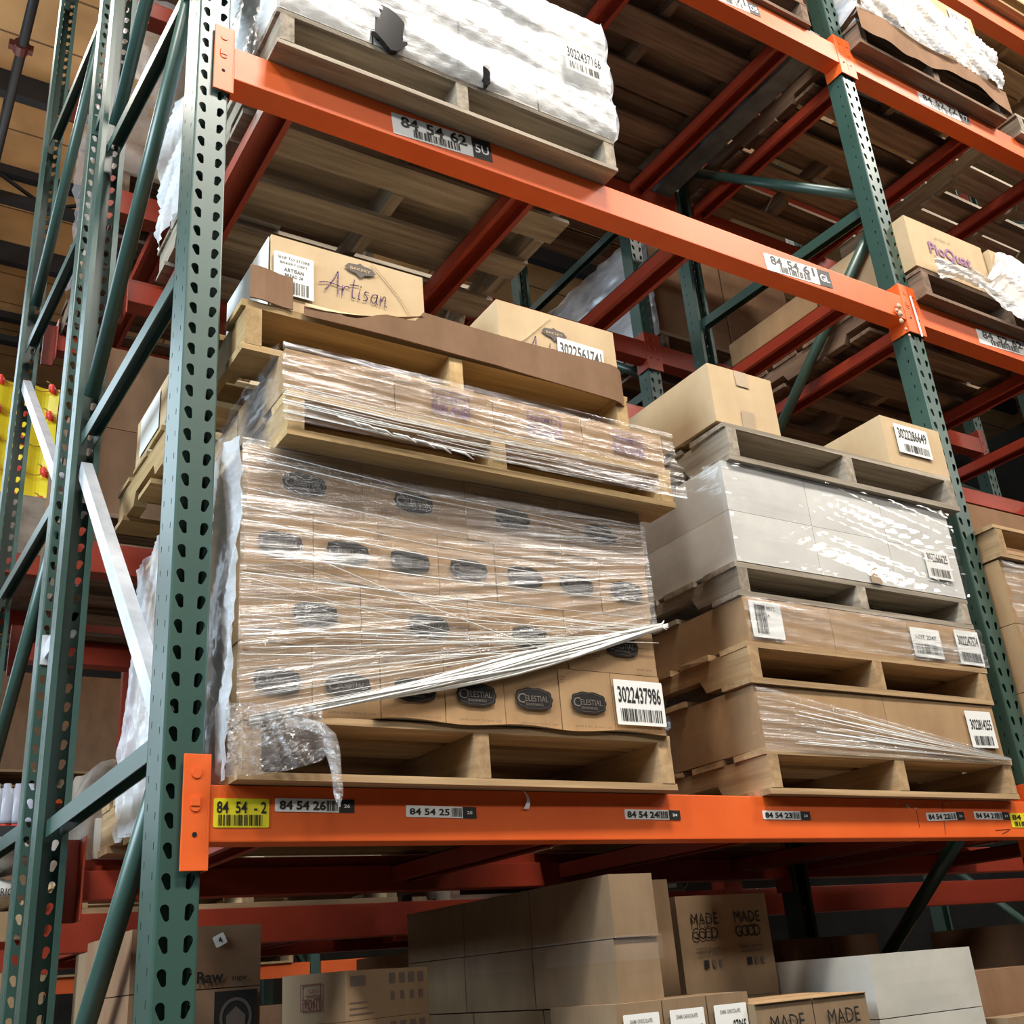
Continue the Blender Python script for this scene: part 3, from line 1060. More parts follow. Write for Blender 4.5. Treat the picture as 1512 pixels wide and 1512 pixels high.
def plaque_mesh(w=.098, h=.050):
    mb = MB()
    pts = []
    n = 72
    for k in range(n):
        a = 2 * math.pi * k / n
        x, z = math.cos(a), math.sin(a)
        e = (abs(x) ** 2.8 + abs(z) ** 2.8) ** (-1 / 2.8)
        s = .97 + .030 * math.cos(10 * a)
        pts.append((w / 2 * x * e * s, h / 2 * z * e * s))
    c = (0, -.0002, 0)
    mb.add([(0, 0, 0)] + [(a, 0, b) for a, b in pts], [(0, i + 1, (i + 1) % n + 1) for i in range(n)])
    add_text(mb, 'C', -w * .33, .001, h * .44, None, 1, -.0006, .0, .1)
    add_text(mb, 'ELESTIAL', w * .07, .001, h * .26, w * .60, 1, -.0006, .0)
    add_text(mb, 'SEASONINGS', 0.0, -h * .24, h * .11, w * .46, 1, -.0006, 0)
    # thin light rim
    ring = [(x * .90, z * .86) for x, z in pts]
    ring2 = [(x * .885, z * .83) for x, z in pts]
    mb.add([(a, -.0005, b) for a, b in ring] + [(a, -.0005, b) for a, b in ring2], [(i, (i+1) % n, (i+1) % n + n, i + n) for i in range(n)], 2)
    return mb.mesh('printed_plaque', ['ink', 'ink_text', 'ink_soft'])


plq = plaque_mesh()


def small_lines(w, narrow):
    mb = MB()
    if narrow:
        add_text(mb, 'SAMPLE BLEND TEA BAGS CASE', w * .55, .011, .0045, w * .7, 0, 0, 0)
        mb.box(w * .02, w * .10, -.0002, 0, .118, .121, 1)
    else:
        add_text(mb, 'HERBAL TEA', w * .20, .036, .006, w * .28, 1, 0, 0)
        add_text(mb, 'CASE PACK', w * .19, .026, .005, w * .22, 1, 0, 0)
        add_text(mb, 'KEEP DRY', w * .84, .012, .005, w * .18, 1, 0, 0)
        add_text(mb, 'ALL NATURAL TEAS', w * .32, .112, .007, w * .5, 1, 0, 0)
        add_text(mb, 'HERBAL TEA', w * .24, .098, .006, w * .3, 1, 0, 0)
    return mb.mesh('printed_small_lines', ['ink_soft', 'redink'])


nw, ww = (X1c - X0c) / 7, (X1c - X0c) / 4
sl_n, sl_w = small_lines(nw, True), small_lines(ww, False)
rows = ['bottom', 'second', 'third', 'top']
G1 = 'tea cartons on the wrapped pallet'
for L in range(4):
    n = 7 if L % 2 == 0 else 4
    wc = (X1c - X0c) / n
    dep = .25 if n == 7 else .145
    zz = bz + L * CH
    sh = random.uniform(-.003, .003) + (0, .0, .002, .008)[L]
    for i in range(n):
        pos = ['leftmost', 'second from left', 'third from left', 'fourth from left', 'fifth from left', 'sixth from left', 'rightmost'][i] if n == 7 else ['leftmost', 'second from left', 'third from left', 'rightmost'][i]
        lb = 'tea carton with dark plaque, %s in the %s row of the wrapped wall' % (pos, rows[L])
        t = carton((X0c + i * wc + .0008 + sh, Yc + random.uniform(-.002, .002), zz), wc - .0018, dep, CH - .0012, 'kraft', lb, group=G1)
        link('printed_plaque', plq, t, ((wc * .5) if n == 7 else wc * (.60 if L == 1 else .47), -.0055, CH * .46), None)
        link('printed_small_lines', sl_n if n == 7 else sl_w, t, (0, -.0050, 0))
    # rows behind, along the left side and the rest of the depth
    y = Yc + dep + .002
    di = 0
    while y < .70:
        dd_ = .145 if (di % 2 == 0) == (n == 7) else .25
        if y + dd_ > .79:
            break
        for sx_ in (0, 1):
            ws = .20
            xx = X0c + sh if sx_ == 0 else X1c + sh - ws
            carton((xx, y, zz), ws - .001, dd_ - .002, CH - .0012, 'kraft', 'unprinted tea carton, %s side of wrapped wall, %s row, place %d from front' % (('left', 'right')[sx_], rows[L], di + 2), group=G1)
        y += dd_
        di += 1
topz = bz + 4 * CH

# the big licence-plate label
last = [o for o in bpy.data.objects if o.get('label', '').startswith('tea carton with dark plaque, rightmost in the bottom')][0]
sticker(last, .002, .143, .020, .124, -.0068, [('3022437986', .5, .68, .36, .88, .022)], code=(.08, .94, .08, .36, 30), seed=21, label='large white pallet label 3022437986', rot=0)

# cardboard slip sheets under the cartons
mb = MB((.1, -.06, bz))
mb.grid(lambda u, v: (Vector((.35 + u * .74, -.062 + v * .03, bz + .001 + .004 * math.sin(u * 17) * (1 - v) - .002 * (1 - v)))), 24, 2)
tag(mb.build('slip_sheet', ['kraft_light'], loc=(.1, -.06, bz)), 'torn tan slip sheet edge under the bottom row of tea cartons', 'cardboard sheet')


# stretch film over the left stack
def film_obj(name, label, parts):
    t = thing(name, label, 'plastic wrap', parts[0][4])
    for (pn, fn, nu, nv, org, mat) in [(p[0], p[1], p[2], p[3], p[4], p[5]) for p in parts]:
        mb = MB(t.location)
        mb.grid(fn, nu, nv)
        mb.build(pn, [mat], t, smooth=True)
    return t


CV = Vector((1.10, 0, 2.352))   # where the film gathers at the right corner
rnd = random.Random(3)
_n = [rnd.uniform(0, 6.28) for _ in range(60)]


def wob(s, a=1.0):
    return sum(math.sin(s * f + _n[i]) / (1 + i * .35) for i, f in enumerate((7, 13, 23, 37, 61, 97, 140))) * a


def front_film(u, v):
    x = .078 + u * (1.108 - .078)
    zb_ = 2.062 + (CV.z - 2.062) * (u ** 1.05)
    zt = topz + .004
    z = zb_ + (zt - zb_) * v
    # lines below the gather point fan out, above they run level
    lev = v
    y = -.049 - .0016 * wob(z * 9 if v > .5 else (v * 3.1)) * min(1, 4 * min(u + .1, 1.1 - u))
    fan = (u * .6, v * 1.0)
    return Vector((x, y, z)), fan


tf = thing('stretch_wrap', 'clear stretch wrap pulled around the tall stack of tea cartons', 'plastic wrap', (.1, -.05, 2.0))
mb = MB(tf.location)
mb.grid(front_film, 60, 90)
mb.build('front_film', ['film'], tf, smooth=True)
mb = MB(tf.location)


def side_film(u, v):
    y = -.050 + u * .82
    z = T1Z + .004 + v * (topz - T1Z)
    x = .070 - .005 * wob(u * 1.6 + v * .7) - .003 * math.sin(v * 14 + u * 5) - (.012 * (1 - v) ** 3 * abs(wob(u * 2)))
    return Vector((x, y, z)), (u, v * .7)


mb.grid(side_film, 60, 44)
mb.build('side_film', ['film_side'], tf, smooth=True)
# gathered rope and fanning strands
mb = MB(tf.location)
pR = Vector((1.112, -.055, 2.352))
pL = Vector((.10, -.056, 2.072))
for k in range(24):
    a = rnd.uniform(0, 6.28)
    rr = rnd.uniform(.001, .011)
    pts = []
    rad = []
    for i in range(13):
        s = i / 12
        c = pR.lerp(pL, s)
        c.z += -.012 * math.sin(math.pi * s)
        wdt = (.35 + .65 * math.sin(min(1, s * 2.2) * math.pi / 2)) * (1 - .35 * s)
        c += Vector((0, -abs(math.sin(a + s * 2)) * rr * .6 * wdt, math.cos(a + s * 2.5) * rr * (1.2 + 1.1 * math.sin(math.pi * min(1, s * 1.3))) * wdt))
        pts.append(c)
        rad.append((.0042 if s < .9 else .002) * (1 - .72 * s) + .0006)
    mb.tube(pts, rad, 5)
for k in range(9):   # frayed end at the corner
    a = rnd.uniform(-1.2, 1.6)
    mb.tube([pR, pR + Vector((.022 * math.cos(a * .7), -.004, .012 * math.sin(a) + .003))], [.004, .0008], 5)
mb.build('gathered_rope', ['film_rope'], tf, smooth=True)
mb = MB(tf.location)
for k in range(34):
    s0 = rnd.uniform(.0, .55)
    st = pR.lerp(pL, s0 * .8) + Vector((0, 0, .004))
    zz = 2.075 + (k / 33) ** 1.25 * .33 + rnd.uniform(-.004, .004)
    xe = rnd.choice((.08, .08, .10, .16, .25, .33))
    r_ = rnd.choice((.0004, .0006, .0008, .0012))
    en = Vector((xe, -.0545, zz))
    pts = [st.lerp(en, i / 6) + Vector((0, -.001 * math.sin(math.pi * i / 6), -.006 * math.sin(math.pi * i / 6))) for i in range(7)]
    mb.tube(pts, [r_ * 1.3, r_, r_, r_, r_, r_ * .8, r_ * .4], 4)
for (za, zb_, r_) in ((2.405, 2.40, .0015), (2.50, 2.455, .001), (2.47, 2.432, .0014), (2.61, 2.56, .0012), (2.63, 2.572, .0009), (2.36, 2.36, .0012), (2.54, 2.50, .0007), (2.245, 2.30, .0016)):
    mb.tube([(.08, -.0545, za), (.5, -.056, (za + zb_)/2 - .003), (1.10, -.0545, zb_ + .01)], [r_ * .7, r_, r_ * .6], 4)
mb.build('taut_strands', ['film_rope'], tf, smooth=True)
# crumpled skirt of film over the pallet corner, with a hanging tail


def skirt(u, v):
    x = .055 + u * .185
    z = T1Z + .004 + v * .135
    k = (1 - u) * .5 + .5
    y = -.062 - .014 * abs(wob(u * 2.6 + v * .8)) * .5 - .010 * math.sin(v * 5) * (1 - u)
    z -= 0.02 * u * u * (1 - v) * 0
    return Vector((x, y, z + .035 * u * u * (1 - v)))


mb = MB(tf.location)
mb.grid(skirt, 46, 30)
mb.build('crumpled_corner', ['film_crumple'], tf, smooth=True)
mb = MB(tf.location)


def tail(u, v):
    # u across, v along: leaves the skirt, arcs over and hangs over the beam
    if v < .4:
        s = v / .4
        c = Vector((.16 + .085 * s, -.082 - .004 * s, 2.068 - .018 * s * s))
        w_ = .010
        return c + Vector((.0, 0, (u - .5) * .022)), (u * .1, v)
    s = (v - .4) / .6
    c = Vector((.245 + .018 * math.sin(s * 1.6), -.086, 2.050 - .135 * s))
    wd = .026 * (1 - s ** 6) * (1 + .2 * math.sin(s * 8))
    return c + Vector(((u - .5) * wd, -.004 * math.cos((u - .5) * 5), 0)), (u * .1, v)


mb.grid(tail, 6, 30)
mb.build('hanging_tail', ['film_crumple'], tf, smooth=True)

# --- second pallet of the stack
P2Z = topz + .001
p2 = pallet((.150, -.10, P2Z), 1.022, 1.09, .105, 'yellow', 'yellowish pallet in the wrapped layer above the tea cartons', 2, rot=R(-.2))
rz = P2Z + .106
RH = .100
G2 = 'boxes with a purple printed block'
RX0, RX1 = .150, 1.165


def block_print(mb, w, h, s1, s2, cm, wide=.36):
    x0, x1 = w * .34, w * .72
    z0, z1 = h * .22, h * .80
    t_ = .002
    mb.add([(x0, 0, z0), (x1, 0, z0), (x1, 0, z1), (x0, 0, z1)], [(0, 1, 2, 3)], 1)
    add_text(mb, s1, (x0 + x1)/2, z0 + (z1 - z0) * .78, (z1 - z0) * .22, (x1 - x0) * .8, 0, -.0006, .01)
    add_text(mb, s2, (x0 + x1)/2, z0 + (z1 - z0) * .33, (z1 - z0) * .42, (x1 - x0) * .92, 0, -.0006, .03)


for i in range(4):
    wc = (RX1 - RX0) / 4
    t = carton((RX0 + i * wc, -.095, rz), wc - .002, .30, RH - .001, 'kraft', 'wrapped tan box with a purple printed block, %s on the yellowish pallet' % ['leftmost', 'second', 'third', 'rightmost'][i], group=G2)
    if i >= 1:
        def fp(mb, w=wc, h=RH):
            x0, x1, z0, z1 = w * .36, w * .74, h * .20, h * .82
            for a, b_, c_, d_ in ((x0, x1, z0, z0 + .003), (x0, x1, z1 - .003, z1), (x0, x0 + .003, z0, z1), (x1 - .003, x1, z0, z1), (x0, x1, z0 + .030, z0 + .032)):
                mb.add([(a, 0, c_), (b_, 0, c_), (b_, 0, d_), (a, 0, d_)], [(0, 1, 2, 3)])
            add_text(mb, 'PRIMO', (x0 + x1)/2, z1 - .017, .014, (x1 - x0) * .8, 0, 0, .03)
            add_text(mb, 'ROLAND', (x0 + x1)/2, z0 + .016, .022, (x1 - x0) * .94, 0, 0, .04)
        front_print(t, fp, ['purple'], 'printed_block')
y = .21
for j in range(2):
    t = carton((RX0, y, rz), .30, .26, RH - .001, 'kraft', 'wrapped tan box on the left side of the yellowish pallet, place %d from the front' % (j + 2), group=G2)
    y += .262


def p2_front(u, v):
    x = .138 + u * (1.190 - .138)
    z = P2Z + .022 + v * (rz + RH - P2Z - .018)
    bulge = .004 if v > .52 else .012
    sag = .02 * (1 - v) * max(0, 1 - u * 2)
    y = -.108 - bulge - .0018 * wob(z * 22 + u)
    if v < .5:
        x += .012 * (u > .97)
    return Vector((x, y, z)), (u, v * .35 + .03 * u)


mw = thing('stretch_wrap', 'clear stretch wrap around the shallow layer of purple-printed boxes', 'plastic wrap', (.14, -.11, P2Z))
mb = MB(mw.location)
mb.grid(p2_front, 60, 50)
mb.build('front_film', ['film_glare'], mw, smooth=True)
mb = MB(mw.location)
mb.grid(lambda u, v: (Vector((.136 - .005 * abs(wob(v * 2 + u)), -.12 + u * .9, P2Z + .004 + v * (rz + RH - P2Z))), (u, v * .4)), 40, 20)
mb.build('side_film', ['film_light'], mw, smooth=True)
mb = MB(mw.location)


def p2_corner(u, v):
    a = u * math.pi / 2
    x = 1.168 + .030 * math.sin(a)
    y = -.118 + .040 * (1 - math.cos(a)) + u * .12
    z = P2Z - .006 + v * .115
    return Vector((x + .003 * wob(v * 3), y, z))


mb.grid(p2_corner, 14, 16)
mb.build('bulging_corner', ['film_light'], mw, smooth=True)
mb = MB(mw.location)
for k in range(30):
    z0 = P2Z + .03 + rnd.random() ** .8 * .075
    xa = .135 if rnd.random() < .6 else rnd.uniform(.2, .7)
    xb = rnd.uniform(.5, 1.18)
    r_ = rnd.choice((.0005, .0008, .0012))
    if xb - xa < .1:
        continue
    mb.tube([(xa, -.1225, z0), ((xa + xb)/2, -.1235, z0 - .004 - .01 * rnd.random()), (xb, -.1225, z0 - .006 * rnd.random())], [r_ * .6, r_, r_ * .5], 4)
# torn lip of film hanging over the dark opening
for k in range(7):
    x = .25 + k * .045 + rnd.uniform(-.01, .01)
    mb.tube([(x, -.123, P2Z + .05 - .004 * k), (x + .03, -.130, P2Z + .043 - .004 * k), (x + .055, -.124, P2Z + .036 - .004 * k)], [.001, .003, .001], 5)
mb.build('taut_strands', ['film_rope'], mw, smooth=True)

# --- third pallet with the script-printed boxes
P3Z = rz + RH + .001
p3 = pallet((.072, -.055, P3Z), 1.035, 1.085, .125, 'yellow', 'yellowish pallet under the script-printed boxes', 3, rot=R(.2))
az = P3Z + .127
SCRIPT = {  # strokes of the handwritten word, x per unit height
    'A': [[(0, .05), (.12, .25), (.32, .70), (.42, 1.0), (.46, .55), (.52, .0)], [(-.25, .32), (.05, .42), (.40, .40), (.62, .36)]],
    'r': [[(.0, .45), (.03, .0)], [(.02, .22), (.10, .42), (.22, .45), (.27, .38)]],
    't': [[(.10, .85), (.07, .3), (.10, .02), (.20, .03)], [(-.06, .55), (.12, .60), (.30, .62)]],
    'i': [[(.02, .42), (.0, .06), (.06, .0)], [(.04, .58), (.05, .62)]],
    's': [[(.20, .42), (.08, .44), (.04, .32), (.16, .20), (.14, .05), (.0, .03)]],
    'a': [[(.22, .42), (.06, .38), (.0, .18), (.08, .02), (.20, .12), (.24, .42), (.22, .10), (.28, .0)]],
    'n': [[(.0, .42), (.02, .0)], [(.02, .2), (.12, .42), (.20, .38), (.20, .05), (.28, .0)]],
}


def add_script(mb, word, x, z, h, r=.0016, m=0):
    adv = {'A': .66, 'r': .34, 't': .34, 'i': .18, 's': .32, 'a': .38, 'n': .40}
    for ch in word:
        for st in SCRIPT[ch]:
            # smooth resample and lay a flat ribbon
            pts = []
            for i in range(len(st) - 1):
                p0 = st[max(i - 1, 0)]; p1 = st[i]; p2 = st[i + 1]; p3_ = st[min(i + 2, len(st) - 1)]
                for s in (0, .33, .66):
                    q = []
                    for d_ in (0, 1):
                        a_, b_, c_, e_ = p0[d_], p1[d_], p2[d_], p3_[d_]
                        q.append(.5 * (2*b_ + (c_ - a_) * s + (2*a_ - 5*b_ + 4*c_ - e_) * s*s + (3*b_ - a_ - 3*c_ + e_) * s**3))
                    pts.append(q)
            pts.append(list(st[-1]))
            for (a_, b_) in zip(pts, pts[1:]):
                pa = Vector((x + a_[0] * h + a_[1] * h * .12, 0, z + a_[1] * h))
                pb = Vector((x + b_[0] * h + b_[1] * h * .12, 0, z + b_[1] * h))
                d_ = (pb - pa)
                if d_.length < 1e-6:
                    continue
                nn = Vector((-d_.z, 0, d_.x)).normalized() * r
                e_ = d_.normalized() * r * .6
                mb.add([pa - nn - e_, pb - nn + e_, pb + nn + e_, pa + nn - e_], [(0, 1, 2, 3)], m)
        x += adv[ch] * h


def crest_print(mb, x, z, h):
    cx, cz = x + h * 1.45, z + h * 1.35
    out = [(-.040, 0), (-.030, .012), (-.008, .014), (0, .019), (.008, .014), (.030, .012), (.040, 0), (.026, -.009), (.012, -.012), (0, -.022), (-.012, -.012), (-.026, -.009)]
    mb.add([(cx + p, 0, cz + q) for p, q in out], [tuple(range(len(out)))[::-1]], 0)
    add_text(mb, 'BAKERY', cx, cz + .001, .008, .052, 1, -.0006, .02)


def artisan_print(t, x, z, h):
    front_print(t, lambda mb: add_script(mb, 'Artisan', x, z, h, .0014), ['purple'], 'printed_lettering')
    front_print(t, lambda mb: crest_print(mb, x, z, h), ['ink_soft', 'kraft_light'], 'printed_crest')


BH = .196
t = carton((.134, -.045, az), .382, .30, BH, 'kraft_light', 'light tan box printed with flowing script, left on the yellowish pallet')
t['label'] = 'light tan script-printed box with a white shipping label, above the yellowish pallet'
artisan_print(t, .125, .078, .062)
# white panel painting the light on the left side face; diagonal flap crease
mb = MB()
mb.add([(-.0048, .004, .004), (-.0048, .296, .004), (-.0048, .296, BH - .004), (-.0048, .004, BH - .004)], [(3, 2, 1, 0)])
mb.build('white_side_panel', ['label'], t)
sticker(t, .004, .098, .040, .150, -.0056, [('SHIP TO STORE', .5, .88, .07, .8, .01), ('BAKERY DEPT', .5, .76, .06, .7, .01), ('ARTISAN', .5, .60, .09, .5, .02), ('BREAD 24', .5, .47, .08, .45, .02)], code=(.12, .88, .05, .34, 22), seed=31, label='white shipping label with barcode')
mb = MB()
mb.tube([(.245, -.0040, BH - .004), (.31, -.0045, BH * .62), (.372, -.0040, .03)], [.0008, .0012, .0008], 5)
mb.build('flap_crease', ['kraft_light'], t)
t = carton((.725, -.045, az), .368, .30, BH, 'kraft_light', 'light tan script-printed box with pallet label 3022561741, right on the yellowish pallet')
artisan_print(t, .072, .045, .066)
a = at(808, 473, y=-.05)
b = at(880, 510, y=-.05)
sticker(t, .172, .318, .030, .124, -.0072, [('3022561741', .5, .68, .38, .90, .022)], code=(.08, .92, .06, .34, 30), seed=32, label='white pallet label 3022561741', rot=R(1.5))
mb = MB()
mb.tube([(.02, -.0040, .05), (.08, -.0045, .10), (.165, -.0040, BH - .01)], [.0008, .0012, .0008], 5)
mb.build('flap_crease', ['kraft_light'], t)
def side_script(mb):
    add_text(mb, 'A', 0, 0, .05, None, 0, 0, -.01, .3)
for i, (x_, y_, w_, d_, lab) in enumerate(((.30, .28, .40, .36, 'middle'), (.09, .58, .30, .36, 'rear left'))):
    t = carton((x_, y_, az), w_, d_, BH - .01, 'kraft_light', 'light tan box standing at the %s of the yellowish pallet' % lab)
    if i == 1:
        mb = MB()
        mb.add([(-.005, .10, .05), (-.005, .30, .05), (-.005, .30, .17), (-.005, .10, .17)], [(3, 2, 1, 0)])
        mb.build('white_side_panel', ['label'], t)

# brown tray wall around the third pallet
tr = thing('cardboard_tray', 'torn dark brown cardboard tray wall in front of the script-printed boxes', 'cardboard tray', (.08, -.06, az))


def wall_strip(mb, pts, zbot, ztop, th=.004):
    n = len(pts)
    q = []
    for i, (x, y) in enumerate(pts):
        x0_, y0_ = pts[max(i-1, 0)]
        x1_, y1_ = pts[min(i+1, n-1)]
        d_ = Vector((x1_ - x0_, y1_ - y0_, 0)).normalized()
        nn = Vector((-d_.y, d_.x, 0)) * th
        zb_, zt_ = zbot(i / (n-1)), ztop(i / (n-1))
        q += [Vector((x, y, zb_)), Vector((x, y, zt_)), Vector((x, y, zt_)) + nn, Vector((x, y, zb_)) + nn]
    fs = []
    for i in range(n - 1):
        a = i * 4
        for k in range(4):
            fs.append((a + k, a + 4 + k, a + 4 + (k+1) % 4, a + (k+1) % 4))
    fs += [(0, 1, 2, 3), tuple((n-1)*4 + k for k in (3, 2, 1, 0))]
    mb.add(q, fs)


mb = MB(tr.location)
wall_strip(mb, [(.082 + .098 * i / 6, -.062 - .003 * math.sin(i)) for i in range(7)], lambda s: az + .002 - .004 * s, lambda s: az + .087 - .006 * s)
mb.build('left_panel', ['kraft_dark'], tr)
mb = MB(tr.location)
npt = 40
path = []
for i in range(npt + 1):
    s = i / npt
    if s < .86:
        path.append((.205 + (1.06 - .205) * s / .86, -.064 - .004 * math.sin(s * 9)))
    else:
        a = (s - .86) / .14 * math.pi / 2
        path.append((1.06 + .085 * math.sin(a), -.066 + .16 * (1 - math.cos(a))))
wall_strip(mb, path, lambda s: az - .012 - .030 * max(0, s - .5) * 2 * (1 if s > .5 else 0),
           lambda s: az + .012 + .062 * min(1, max(0, (s - .05) / .28)) ** 1.5 + .008 * math.sin(s * 40) * (.05 < s < .3) if s < .3 else az + .080 - .012 * (s - .3))
mb.build('front_panel', ['kraft_dark'], tr)
mb = MB(tr.location)


def flap(u, v):
    x = .205 + .30 * u
    zt = az + .014 + .060 * min(1, max(0, (u * .3 / .94 - .05) / .28)) ** 1.5
    return Vector((x, -.068 + .03 * v * math.sin(math.pi * u), zt - .002 + v * .022 * math.sin(math.pi * min(1, u * 1.1 + .1))))


mb.grid(flap, 14, 2)
mb.build('folded_flap', ['kraft_light'], tr)

# ================================================================ RIGHT STACK (first bay)
SX0, SX1, SY = 1.405, 2.365, -.035
q1 = pallet((SX0, SY - .005, T1Z + .0005), SX1 - SX0 + .015, 1.07, .112, 'tan', 'tan pallet at the bottom of the right-hand stack', 4)
z = T1Z + .1135
H1 = .158
for i in range(2):
    wc = (SX1 - SX0) / 2
    t = carton((SX0 + i * wc, SY, z), wc - .002, .50, H1, 'kraft', 'wide tan box on the lowest pallet of the right-hand stack, %s half' % ['left', 'right'][i])
    if i == 1:
        sticker(t, wc - .145, wc - .028, .030, .136, -.0068, [('3022814255', .52, .64, .28, .82, .02)], code=(.14, .86, .07, .32, 26), seed=41, label='white pallet label', rot=R(-1))
t = carton((SX0 + .005, SY + .505, z), .47, .50, H1, 'kraft', 'wide tan box at the rear left of the lowest pallet of the right-hand stack')
z2 = z + H1 + .001
q2 = pallet((SX0 - .01, SY - .01, z2), SX1 - SX0 + .02, 1.08, .112, 'tan', 'tan pallet second from the bottom of the right-hand stack', 5, rot=R(.3))
z3 = z2 + .113
H2 = .122
for i in range(3):
    wc = (SX1 - SX0) / 3
    t = carton((SX0 + .015 + i * wc, SY, z3), wc - .002, .40, H2, 'kraft', 'flat wrapped tan box in the middle layer of the right-hand stack, %s' % ['left', 'centre', 'right'][i])
    if i == 0:
        sticker(t, .012, .125, .012, .112, -.0066, [('ITEM 8812', .5, .82, .12, .6, .01), ('QTY 24', .4, .62, .1, .4, .01)], code=(.15, .5, .1, .9, 12), seed=44, label='small white item label')
    if i == 2:
        sticker(t, wc - .118, wc - .006, .006, .112, -.0066, [('3022247574', .5, .70, .28, .84, .02)], code=(.12, .92, .08, .36, 26), seed=42, label='white pallet label')
        sticker(t, .0, .13, .012, .100, -.0062, [('LOT 2247', .5, .7, .14, .7, .01)], code=(.1, .9, .12, .45, 18), seed=45, label='white item label under the film')
t = carton((SX0 + .018, SY + .41, z3), .40, .60, H2, 'kraft_dark', 'flat brown box at the rear left of the middle layer of the right-hand stack')
z4 = z3 + H2 + .001
q3 = pallet((SX0 + .01, SY, z4), SX1 - SX0 + .0, 1.06, .098, 'grey', 'weathered pallet under the tall white boxes', 6)
z5 = z4 + .099
H3 = .147
G3 = 'large white boxes of the right-hand stack'
for L in range(2):
    for i in range(3):
        wc = (SX1 + .005 - SX0 - .012) / 3
        t = carton((SX0 + .020 + i * wc, SY, z5 + L * (H3 + .001)), wc - .002, .52, H3, 'white_board', 'large plain white box, %s of the %s row, in the right-hand stack' % (['left', 'middle', 'right'][i], ['lower', 'upper'][L]), group=G3)
        if L == 0 and i == 1:
            mb = MB()
            mb.add([(.20, -.0052, 0), (.245, -.0052, 0), (.245, -.0052, .055), (.20, -.0052, .055)], [(0, 1, 2, 3)])
            mb.build('packing_tape', ['tape'], t)
        if L == 0 and i == 2:
            sticker(t, .150, .265, .048, .142, -.0068, [('302266625', .5, .74, .30, .84, .02)], code=(.12, .90, .08, .36, 24), seed=43, label='grey-printed pallet label', name='label_sticker', inkmat='ink_soft')
    t = carton((SX0 + .024, SY + .525, z5 + L * (H3 + .001)), .40, .50, H3, 'white_board', 'large plain white box at the rear left of the %s row, right-hand stack' % ['lower', 'upper'][L], group=G3)
z6 = z5 + 2 * (H3 + .001) + .001
q4 = pallet((SX0 + .045, SY - .015, z6), SX1 - SX0 + .02, 1.08, .118, 'grey', 'splintered weathered pallet on top of the white boxes', 7, rot=R(-.3), tilt=(R(-.4), 0))
z7 = z6 + .119 + .006
t = carton((1.437, SY, z7), .250, .50, .188, 'kraft_light', 'plain light tan box with taped front on the weathered pallet, left', tape=.05)
t = carton((2.165, SY, z7 - .002), .290, .34, .180, 'kraft_light', 'light tan box with pallet label 3022286649 on the weathered pallet, right')
sticker(t, .050, .212, .055, .158, -.0068, [('3022286649', .5, .70, .36, .86, .022)], code=(.18, .94, .08, .34, 26), seed=46, label='white pallet label 3022286649')

ws = thing('stretch_wrap', 'clear stretch wrap over the middle of the right-hand stack', 'plastic wrap', (SX0, SY - .02, z))
mb = MB(ws.location)


def tri(u, v):
    x = SX0 - .004 + u * (SX1 - SX0 + .012)
    zt = z + H1 - .006 - (H1 - .012) * (u ** 1.15)
    zb_ = z - .012
    zz = zb_ + (zt - zb_) * v
    return Vector((x, SY - .012 - .0012 * wob(v * 4), zz)), (u, v * .5 * (1.2 - u))


mb.grid(tri, 40, 40)
mb.build('lower_film', ['film'], ws, smooth=True)
mb = MB(ws.location)
for k in range(20):
    v = rnd.random()
    zt = z + .002 + (H1 - .012) * v
    r_ = rnd.choice((.0005, .0007, .0011))
    xa = SX0 + rnd.uniform(0.05, .5)
    s0 = (xa - SX0) / (SX1 - SX0)
    mb.tube([(xa, SY - .015, zt * (1 - s0) + (z - .004) * s0), (SX1 + .006, SY - .015, z - .004 + .004 * v)], [r_, r_ * .8], 4)
mb.build('taut_strands', ['film_rope'], ws, smooth=True)
mb = MB(ws.location)
mb.grid(lambda u, v: (Vector((SX0 + .008 + u * (SX1 - SX0 + .014), SY - .012 - .002 * wob(v * 3 + u * 2), z3 + .001 + v * (H2 - .002))), (u, v * .2)), 50, 20)
mb.build('middle_film', ['film_glare'], ws, smooth=True)
mb = MB(ws.location)
mb.grid(lambda u, v: (Vector((SX0 + .012 + u * (SX1 - SX0 + .006), SY - .010 - .0016 * wob(v * 2.2 + u * 1.3), z5 + .001 + v * (2 * H3))), (u, v * .4)), 50, 30)
M['film_clear'] = film('stretch_film_clear', 1.6, 12, 0.10, 0.30, lo=.5, hi=.8, rough=.08, bump=.35, diff=.15)
mb.build('upper_film', ['film_clear'], ws, smooth=True)
mb = MB(ws.location)
mb.grid(lambda u, v: (Vector((SX0 - .002 - .003 * wob(u * 2 + v), SY - .01 + u * 1.03, z - .02 + v * (z5 + 2 * H3 - z + .02))), (u, v)), 40, 40)
mb.build('side_film', ['film_clear'], ws, smooth=True)

